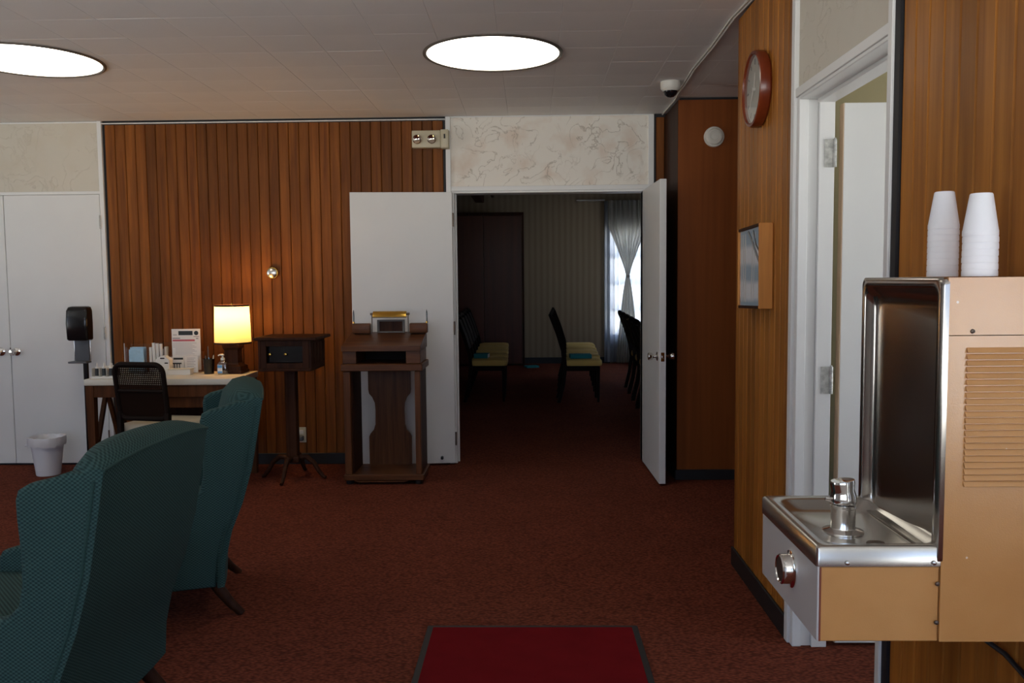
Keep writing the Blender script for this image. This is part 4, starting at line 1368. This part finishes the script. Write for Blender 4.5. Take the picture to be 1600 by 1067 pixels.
# ------------------------------------------------------------------ pedestal stand with a box top
pd = thing('pedestal_stand', 'dark wood box on a slender pedestal with four splayed feet', 'stand', (-1.650, 5.94, 0))
MB().box(-0.215, 0.215, -0.225, 0.190, 0.990, 1.010, 0.004).build('top', M_DARKWOOD, pd)
MB().box(-0.190, 0.172, -0.205, 0.170, 0.780, 0.800, 0.003).build('bottom_board', M_DARKWOOD, pd)
MB().box(-0.190, -0.172, -0.200, 0.165, 0.800, 0.990, 0.002).build('side_board', M_DARKWOOD, pd)
MB().box(0.154, 0.172, -0.200, 0.165, 0.800, 0.990, 0.002).build('side_board', M_DARKWOOD, pd)
for i in range(4):
    y = -0.14 + i * 0.085
    MB().box(0.1715, 0.178, y, y + 0.045, 0.825, 0.965, 0.002).build('side_slat', M_DARKWOOD, pd)
MB().box(-0.172, 0.154, 0.150, 0.165, 0.800, 0.990).build('back_board', M_BLKWOOD, pd)
for x0, x1, z0, z1 in ((-0.172, -0.135, 0.80, 0.99), (0.112, 0.154, 0.80, 0.99), (-0.135, 0.112, 0.95, 0.99), (-0.135, 0.112, 0.80, 0.835)):
    MB().box(x0, x1, -0.200, -0.180, z0, z1, 0.002).build('front_frame', M_DARKWOOD, pd)
dw = MB().box(-0.134, 0.111, -0.160, -0.140, 0.836, 0.949, 0.002).build('drawer', M_DARKGLASS, pd)
for x in (-0.118, -0.010):
    MB().lathe([(0.004, 0), (0.004, 0.010), (0.010, 0.016), (0.009, 0.022), (0, 0.024)], 16, (x, -0.160, 0.893), (0, -1, 0), cap1=False).build('knob', M_BRASS, dw)
MB().prism(rrect(-0.064, 0.014, -0.039, 0.039, 0.010, 3), 'z', 0.165, 0.78).build('column', M_DARKWOOD, pd)
MB().box(-0.078, 0.028, -0.053, 0.053, 0.12, 0.165, 0.008, 2).build('column_block', M_DARKWOOD, pd)
for k in range(4):
    a = -PI / 2 - 0.10 + k * PI / 2
    ca, sa = math.cos(a), math.sin(a)
    MB().tube([(ca * r - 0.025, sa * r, z) for r, z in ((0.045, 0.150), (0.10, 0.155), (0.150, 0.115), (0.185, 0.055), (0.215, 0.018), (0.235, 0.012))], [0.020, 0.019, 0.017, 0.015, 0.013, 0.011], 10).build('leg', M_DARKWOOD, pd)

# ------------------------------------------------------------------ desk
DZ = 0.74
dk = thing('writing_desk', 'small walnut desk with a cream top against the cedar planks', 'desk', (-2.495, 5.94, 0))
dx0, dx1, dy0, dy1 = -0.515, 0.515, -0.255, 0.230
MB().box(dx0, dx1, dy0, dy1, DZ - 0.042, DZ, 0.004, 2).build('desk_top', M_DESKTOP, dk)
MB().box(dx0 + 0.02, dx1 - 0.02, dy0 + 0.012, dy0 + 0.032, DZ - 0.125, DZ - 0.043, 0.002).build('apron', M_DESKWOOD, dk)
MB().box(dx0 + 0.02, dx0 + 0.04, dy0 + 0.032, dy1 - 0.03, DZ - 0.125, DZ - 0.043, 0.002).build('apron', M_DESKWOOD, dk)
MB().box(dx1 - 0.04, dx1 - 0.02, dy0 + 0.032, dy1 - 0.03, DZ - 0.125, DZ - 0.043, 0.002).build('apron', M_DESKWOOD, dk)
MB().box(dx0 + 0.30, dx1 - 0.02, dy1 - 0.05, dy1 - 0.03, 0.25, DZ - 0.043, 0.002).build('modesty_panel', M_DARKWOOD, dk)
MB().box(0.02, 0.44, dy0 + 0.034, dy1 - 0.06, DZ - 0.20, DZ - 0.044, 0.003).build('drawer', M_DESKWOOD, dk)
for sx in (-1, 1):
    x = sx * (0.515 - 0.032)
    for y in (dy0 + 0.035, dy1 - 0.045):
        MB().bar((x, y, 0), (x, y, DZ - 0.043), 0.042, 0.042, 0.055, 0.055).build('leg', M_DESKWOOD, dk)
    ym = (dy0 + dy1) / 2
    for y in (dy0 + 0.055, dy1 - 0.065):
        MB().bar((x, y, 0.21), (x, ym + (0.012 if y > ym else -0.012), DZ - 0.120), 0.026, 0.026).build('brace', M_DESKWOOD, dk)

# cane-backed desk chair
dc_ = thing('desk_chair', 'dark cane-backed chair with a cream seat pulled up to the desk', 'chair', (-2.425, 5.60, 0), math.radians(-12))
# local: faces +y, back at y=-0.21
W2 = 0.174
bo = rrect(-W2, W2, 0.52, 0.872, 0.055, 6)


def backy(z):
    return -0.205 - (z - 0.45) * 0.14


fr_out = [(x, backy(z), z) for x, z in bo]
fr_pts = fr_out + [fr_out[0], fr_out[1]]
MB().tube(fr_pts, 0.0165, 10).build('back_frame', M_BLKWOOD, dc_)
MB().tube([(-W2 + 0.01, backy(0.70), 0.70), (W2 - 0.01, backy(0.70), 0.70)], 0.013, 8).build('back_rail', M_BLKWOOD, dc_)
cn = MB()
nn = 26
for i in range(1, nn):
    x = -W2 + 2 * W2 * i / nn
    cn.bar((x, backy(0.70) , 0.70), (x, backy(0.864), 0.864), 0.0078, 0.0015)
for j in range(1, 13):
    z = 0.70 + 0.165 * j / 13
    cn.bar((-W2, backy(z) - 0.001, z), (W2, backy(z) - 0.001, z), 0.0072, 0.0015)
o = cn.build('cane_panel', M_CANE, dc_)
o['kind'] = 'stuff'
cn2 = MB()
cn2.loft([[(-W2, backy(z) - 0.002, z), (W2, backy(z) - 0.002, z), (W2, backy(z) + 0.002, z), (-W2, backy(z) + 0.002, z)] for z in (0.525, 0.70)])
cn2.build('lower_panel', M_CANE, dc_)
for s in (-1, 1):
    MB().bar((s * (W2 - 0.005), -0.235, 0.0), (s * W2, backy(0.56), 0.56), 0.026, 0.030, 0.030, 0.032).build('leg', M_BLKWOOD, dc_)
    MB().bar((s * 0.19, 0.205, 0.0), (s * 0.195, 0.195, 0.415), 0.026, 0.026, 0.036, 0.036).build('leg', M_BLKWOOD, dc_)
sr_ = MB()
for a_, b_ in (((-0.19, -0.20), (0.19, -0.20)), ((-0.20, 0.20), (0.20, 0.20)), ((-0.195, -0.2), (-0.2, 0.2)), ((0.195, -0.2), (0.2, 0.2))):
    sr_.bar((*a_, 0.395), (*b_, 0.395), 0.05, 0.022, up=(0, 0, 1))
sr_.build('seat_rail', M_BLKWOOD, dc_)
MB().loft([[(x * k, y * k, z) for x, y in rrect(-0.22, 0.22, -0.20, 0.235, 0.05)] for k, z in ((0.97, 0.422), (1.0, 0.435), (1.0, 0.455), (0.96, 0.472), (0.75, 0.480), (0.3, 0.482))]).build('seat', M_CREAM, dc_, smooth=60)

# table lamp
lp_ = thing('table_lamp', 'lit table lamp with a cream drum shade on a square wooden base', 'lamp', (-2.118, 6.055, DZ))
MB().box(-0.085, 0.085, -0.085, 0.085, 0.0, 0.022, 0.003).build('plinth', M_DARKWOOD, lp_)
MB().loft([[(x * w, y * w, z) for x, y in ((-1, -1), (1, -1), (1, 1), (-1, 1))] for w, z in ((0.078, 0.022), (0.076, 0.050), (0.064, 0.056), (0.054, 0.062), (0.048, 0.075), (0.046, 0.165), (0.050, 0.172), (0.056, 0.180), (0.060, 0.205))]).build('base', M_DARKWOOD, lp_, smooth=20)
MB().cyl((0, 0, 0.205), (0, 0, 0.300), 0.010, n=12).build('stem', M_BRASS, lp_)
sh = MB().lathe([(0.128, 0.212), (0.126, 0.23), (0.119, 0.466), (0.1185, 0.484)], 48, cap0=False, cap1=False).build('lamp_shade', M_SHADE, lp_)
MB().lathe([(0.1292, 0.209), (0.1292, 0.221), (0.127, 0.221), (0.127, 0.209), (0.1292, 0.209)], 48, cap0=False, cap1=False).build('shade_band', M_DARKWOOD, sh)
MB().lathe([(0.1198, 0.474), (0.1198, 0.487), (0.1176, 0.487), (0.1176, 0.474), (0.1198, 0.474)], 48, cap0=False, cap1=False).build('shade_band', M_DARKWOOD, sh)
MB().lathe([(0.006, 0.478), (0.008, 0.490), (0.004, 0.500), (0, 0.501)], 12, cap1=False).build('finial', M_BRASS, lp_)
hr = MB()
for k in range(3):
    a = k * 2 * PI / 3
    hr.cyl((0, 0, 0.480), (0.118 * math.cos(a), 0.118 * math.sin(a), 0.480), 0.0016, n=6)
hr.cyl((0.028, 0, 0.30), (0.028, 0, 0.48), 0.0014, n=6)
hr.build('harp', M_BRASS, lp_)
MB().lathe([(0.012, 0.300), (0.016, 0.315), (0.028, 0.345), (0.028, 0.362), (0.016, 0.384), (0, 0.388)], 20, cap1=False).build('bulb', emit('bulb_glass', (1.0, 0.62, 0.26), 8.0), lp_)
pl = bpy.data.lights.new('lamp_bulb', 'POINT')
pl.energy = LAMP_POWER
pl.color = (1.0, 0.56, 0.19)
pl.shadow_soft_size = 0.035
plo = bpy.data.objects.new('lamp_bulb', pl)
plo.location = (-2.118, 6.055, DZ + 0.42)
C.objects.link(plo)

# things on the desk
rk = thing('bottle_rack', 'white tray holding four small dark-labelled bottles on the desk', 'rack', (-2.885, 5.76, DZ))
MB().box(-0.100, 0.100, -0.030, 0.030, 0.0, 0.014, 0.002).build('tray', M_OFFWHITE, rk)
for i in range(4):
    x = -0.075 + i * 0.050
    MB().box(x - 0.019, x - 0.017, -0.028, 0.028, 0.014, 0.070, 0.0005).build('divider', M_OFFWHITE, rk)
MB().box(-0.100, 0.100, 0.027, 0.030, 0.014, 0.075, 0.0008).build('rack_back', M_OFFWHITE, rk)
proto = None
for i in range(4):
    x = -2.885 - 0.066 + i * 0.0475
    lab = ('first', 'second', 'third', 'fourth')[i] + ' small dark-labelled bottle from the left in the white rack'
    if proto is None:
        proto = thing('small_bottle', lab, 'bottle', (x, 5.755, DZ + 0.0145), 0, 'bottles in the desk rack')
        MB().lathe([(0.0125, 0), (0.0125, 0.058), (0.006, 0.064), (0.006, 0.068)], 16).build('body', M_OFFWHITE, proto)
        MB().lathe([(0.0130, 0.004), (0.0130, 0.054)], 16, cap0=False, cap1=False).build('bottle_label', M_BOTTLELABEL, proto)
        MB().lathe([(0.007, 0.068), (0.0065, 0.076), (0.002, 0.090), (0.0015, 0.094)], 12).build('dropper_tip', M_OFFWHITE, proto)
    else:
        copy_tree(proto, lab, (x, 5.755, DZ + 0.0145))

bx2 = thing('supply_box', 'low white supply box behind the bottle rack at the desk corner', 'box', (-2.945, 5.995, DZ))
MB().box(-0.075, 0.075, -0.05, 0.05, 0, 0.062, 0.003).build('carton', M_OFFWHITE, bx2)
for x in (-0.025, 0.015):
    MB().lathe([(0.008, 0.062), (0.008, 0.078), (0.005, 0.082), (0, 0.082)], 10, (x, 0, 0), cap1=False).build('cap', M_PAPER, bx2)


def acrylic(t, w, d, h, z0=0.0, th=0.003):
    a = MB()
    a.box(-w / 2, w / 2, -d / 2, -d / 2 + th, z0, z0 + h * 0.86)
    a.box(-w / 2, w / 2, d / 2 - th, d / 2, z0, z0 + h)
    a.box(-w / 2, -w / 2 + th, -d / 2 + th, d / 2 - th, z0, z0 + h * 0.95)
    a.box(w / 2 - th, w / 2, -d / 2 + th, d / 2 - th, z0, z0 + h * 0.95)
    a.box(-w / 2, w / 2, -d / 2, d / 2, z0, z0 + th)
    return a.build('acrylic_box', M_CLEAR, t)


mb_ = thing('mask_holder', 'clear acrylic box of light blue face masks on the desk', 'holder', (-2.838, 6.125, DZ))
acrylic(mb_, 0.142, 0.10, 0.205)
MB().cyl((-0.0725, -0.05, 0), (-0.0725, -0.05, 0.215), 0.0025, n=8).build('edge_strip', M_PAPER, mb_)
for i in range(6):
    y = -0.036 + i * 0.013
    MB().box(-0.050 + 0.004 * (i % 2), 0.060 - 0.005 * (i % 3), y, y + 0.008, 0.004, 0.170 + 0.007 * ((i * 2) % 3), 0.003).build('face_mask', M_BLUE, mb_)
bh = thing('brochure_holder', 'clear acrylic holder of rolled papers on the desk beside the masks', 'holder', (-2.680, 6.12, DZ))
acrylic(bh, 0.160, 0.10, 0.215)
rl = random.Random(3)
for i in range(9):
    x = -0.055 + 0.0138 * i
    y = rl.uniform(-0.025, 0.025)
    MB().cyl((x, y, 0.004), (x + rl.uniform(-0.01, 0.01), y, rl.uniform(0.165, 0.215)), 0.0095, 0.0115, 12).build('paper_roll', rl.choice([M_PAPER, M_CREAM, M_DESKTOP, M_PAPER]), bh)
ct = thing('white_carton', 'white carton with a punched top flap beside the desk chair back', 'box', (-2.585, 5.985, DZ))
MB().prism([(-0.052, 0), (0.046, 0), (0.046, 0.105), (0.012, 0.132), (-0.014, 0.132), (-0.052, 0.108)], 'y', -0.03, 0.03, 0.002, 1).build('carton_body', M_PAPER, ct)
MB().prism(rrect(-0.018, 0.014, 0.112, 0.120, 0.0038, 3), 'y', -0.0312, -0.0296).build('hand_hole', M_BLKWOOD, ct)
MB().prism(rrect(0.012, 0.038, 0.078, 0.086, 0.0038, 3), 'y', -0.0312, -0.0296).build('hand_hole', M_BLKWOOD, ct)

sg = thing('notice_stand', 'tall printed notice with a red line in a clear leaflet stand', 'sign', (-2.470, 6.09, DZ))
acrylic(sg, 0.235, 0.080, 0.150)
ps = MB().box(-0.100, 0.106, -0.004, 0.0, 0.02, 0.315, 0.0005).build('notice_sheet', M_PAPER, sg)
pk = MB().box(-0.050, 0.052, -0.0052, -0.0038, 0.270, 0.300)
pk.lathe([(0.0155, 0.0), (0.0155, 0.0014), (0, 0.0014)], 20, (0.078, -0.0038, 0.285), (0, -1, 0), cap1=False)
pk.build('header_print', M_INKD, ps)
rp = MB().box(-0.094, 0.066, -0.0050, -0.0038, 0.226, 0.239)
rp.build('red_print', M_RED, ps)
ip = MB()
ip.box(-0.094, -0.040, -0.0050, -0.0038, 0.244, 0.252)
ip.box(-0.090, -0.062, -0.0050, -0.0038, 0.270, 0.275)
ip.box(0.058, 0.098, -0.0050, -0.0038, 0.257, 0.262)
ip.box(0.076, 0.092, -0.0050, -0.0038, 0.242, 0.250)
for i in range(9):
    z = 0.212 - i * 0.0098
    ip.box(-0.094 + 0.018 * (i > 3), 0.078 - 0.03 * ((i * 5) % 3) / 2, -0.0048, -0.0038, z, z + 0.0022)
ip.build('text_print', M_INK, ps)
for x0, x1, nm in ((-0.110, 0.000, 0), (0.004, 0.100, 1)):
    lf = MB().box(x0, x1, -0.046, -0.043, 0.004, 0.118 + 0.004 * nm, 0.0004).build('leaflet', M_PAPER, sg)
    q = MB()
    if nm == 0:
        q.box(x0 + 0.035, x1 - 0.006, -0.0472, -0.0458, 0.098, 0.112)
        q.box(x0 + 0.018, x1 - 0.018, -0.0470, -0.0458, 0.066, 0.076)
        for k in range(4):
            q.box(x0 + 0.020 + 0.018 * k, x0 + 0.026 + 0.018 * k, -0.0470, -0.0458, 0.034, 0.066)
        q.build('leaflet_print', M_INKD, lf)
    else:
        for k in range(7):
            q.box(x0 + 0.018, x1 - 0.018 - 0.01 * (k % 2), -0.0470, -0.0458, 0.108 - k * 0.012, 0.1105 - k * 0.012)
        q.build('leaflet_print', M_INK, lf)
fb = thing('flat_carton', 'low cream cardboard tray in front of the notice stand', 'box', (-2.460, 5.965, DZ))
MB().box(-0.080, 0.075, -0.03, 0.03, 0, 0.040, 0.002).build('tray_body', M_PAPER, fb)
MB().box(-0.083, 0.078, -0.033, 0.033, 0.034, 0.043, 0.002).build('lid', M_DESKTOP, fb)
pc = thing('pen_cup', 'black mesh pen cup between the notice and the sanitizer', 'pen cup', (-2.275, 6.0, DZ))
MB().lathe([(0.034, 0), (0.040, 0.105), (0.0415, 0.107), (0.038, 0.107), (0.033, 0.004), (0, 0.004)], 28, cap1=False).build('cup', M_PLASTIC, pc)
for i, (x, y, tx, ty, h, m) in enumerate(((-0.018, 0.008, -0.008, 0.0, 0.128, M_GREYPL), (0.018, 0.0, 0.016, 0.0, 0.132, M_OFFWHITE), (-0.008, 0.015, -0.004, 0.01, 0.195, M_SCREW), (0.006, -0.010, 0.002, -0.01, 0.120, M_LABEL))):
    MB().tube([(x, y, 0.005), (x + tx, y + ty, h - 0.008), (x + tx * 1.1, y + ty * 1.1, h)], [0.0038, 0.0038, 0.002], 8).build('pen', m, pc)
sa = thing('sanitizer_bottle', 'clear pump bottle of hand sanitizer with a blue label', 'bottle', (-2.150, 5.93, DZ))
MB().loft([[(x, y, z) for x, y in rrect(-w, w, -d, d, min(w, d) * 0.7, 5)] for w, d, z in ((0.034, 0.020, 0), (0.036, 0.022, 0.006), (0.036, 0.022, 0.075), (0.026, 0.018, 0.090), (0.012, 0.012, 0.096), (0.012, 0.012, 0.104))]).build('bottle', M_BOTTLE, sa)
MB().box(-0.031, 0.003, -0.0235, -0.0215, 0.012, 0.072, 0.0005).build('front_label', M_PAPER, sa)
MB().box(-0.030, 0.002, -0.0245, -0.0230, 0.014, 0.026, 0.0003).build('label_band', M_LABEL, sa)
MB().box(-0.030, 0.002, -0.0245, -0.0230, 0.050, 0.070, 0.0003).build('label_band', M_LABEL, sa)
pmp = MB().lathe([(0.014, 0.102), (0.014, 0.118), (0.006, 0.120), (0.006, 0.134), (0.011, 0.136), (0.011, 0.144), (0, 0.145)], 18, cap1=False)
pmp.tube([(0, 0, 0.140), (-0.020, -0.004, 0.140), (-0.030, -0.006, 0.134)], [0.006, 0.005, 0.004], 10)
pmp.build('pump', M_OFFWHITE, sa)

# ------------------------------------------------------------------ sanitizer dispenser on a stand
ds = thing('dispenser_stand', 'black hand sanitizer dispenser on a pole beside the white cabinet doors', 'dispenser', (-3.262, 6.235, 0))
MB().lathe([(0.125, 0), (0.125, 0.006), (0.118, 0.010), (0.02, 0.014)], 32).build('base_plate', M_PLASTIC, ds)
MB().box(-0.033, -0.001, -0.012, 0.012, 0.012, 1.16, 0.003).build('pole', M_PLASTIC, ds)
MB().box(-0.066, 0.040, -0.055, -0.040, 0.815, 0.995, 0.004, 2).build('back_plate', M_GREYPL, ds)
MB().box(-0.050, 0.030, -0.042, -0.012, 0.85, 1.15, 0.004, 2).build('bracket', M_PLASTIC, ds)
MB().loft([[(x, y, z) for x, y in rrect(-w, w, -0.150 + d0, -0.045, 0.020, 4)] for w, d0, z in ((0.070, 0.012, 0.975), (0.078, 0.004, 0.985), (0.080, 0.0, 1.10), (0.078, 0.008, 1.19), (0.070, 0.02, 1.215), (0.054, 0.04, 1.222))]).build('housing', M_PLASTIC, ds, smooth=50)
MB().box(-0.088, 0.050, -0.120, -0.040, 0.808, 0.822, 0.006, 2).build('drip_tray', M_GREYPL, ds)
for x in (-0.072, 0.046):
    MB().tube([(x, -0.046, 0.822), (x + 0.003, -0.052, 0.90), (x, -0.046, 0.975)], 0.0035, 8).build('side_rod', M_NICKEL, ds)

# ------------------------------------------------------------------ wastebasket
wbk = thing('wastebasket', 'white plastic wastebasket with a white liner folded over its rim', 'wastebasket', (-3.518, 6.10, 0))
wbk.scale = (0.88, 0.88, 1.0)
MB().lathe([(0.088, 0.0), (0.092, 0.004), (0.128, 0.262), (0.134, 0.264), (0.134, 0.272), (0.126, 0.272), (0.090, 0.008), (0, 0.008)], 40, cap1=False).build('bin', M_BIN, wbk)
ln = MB()
LR = random.Random(5)
loops = []
for r, z, j in ((0.100, 0.16, 0.0), (0.122, 0.262, 0.002), (0.131, 0.281, 0.004), (0.141, 0.280, 0.004), (0.145, 0.262, 0.005), (0.143, 0.232, 0.006), (0.139, 0.215, 0.008)):
    L = []
    for i in range(48):
        a = 2 * PI * i / 48
        rr = r + j * 0.20 * math.sin(7 * a + 1) + j * 0.25 * math.sin(17 * a) + LR.uniform(-j, j) * 0.25
        zz = z + j * 0.5 * math.sin(3 * a + 0.5) + j * 0.5 * math.sin(11 * a) + LR.uniform(-j, j) * 0.4
        L.append((rr * math.cos(a), rr * math.sin(a), zz))
    loops.append(L)
ln.loft(loops, cap0=False, cap1=False)
ln.build('liner', M_LINER, wbk, smooth=60)
MB().loft([[(-0.142 - 0.030 * k + 0.010 * math.cos(t) * (1 - 0.5 * k), -0.02 + 0.018 * math.sin(t) * (1 - 0.4 * k), 0.226 + 0.012 * math.sin(t + 1) - 0.006 * k) for t in [2 * PI * i / 10 for i in range(10)]] for k in (0.0, 0.4, 0.8, 1.0)]).build('liner_knot', M_LINER, wbk)
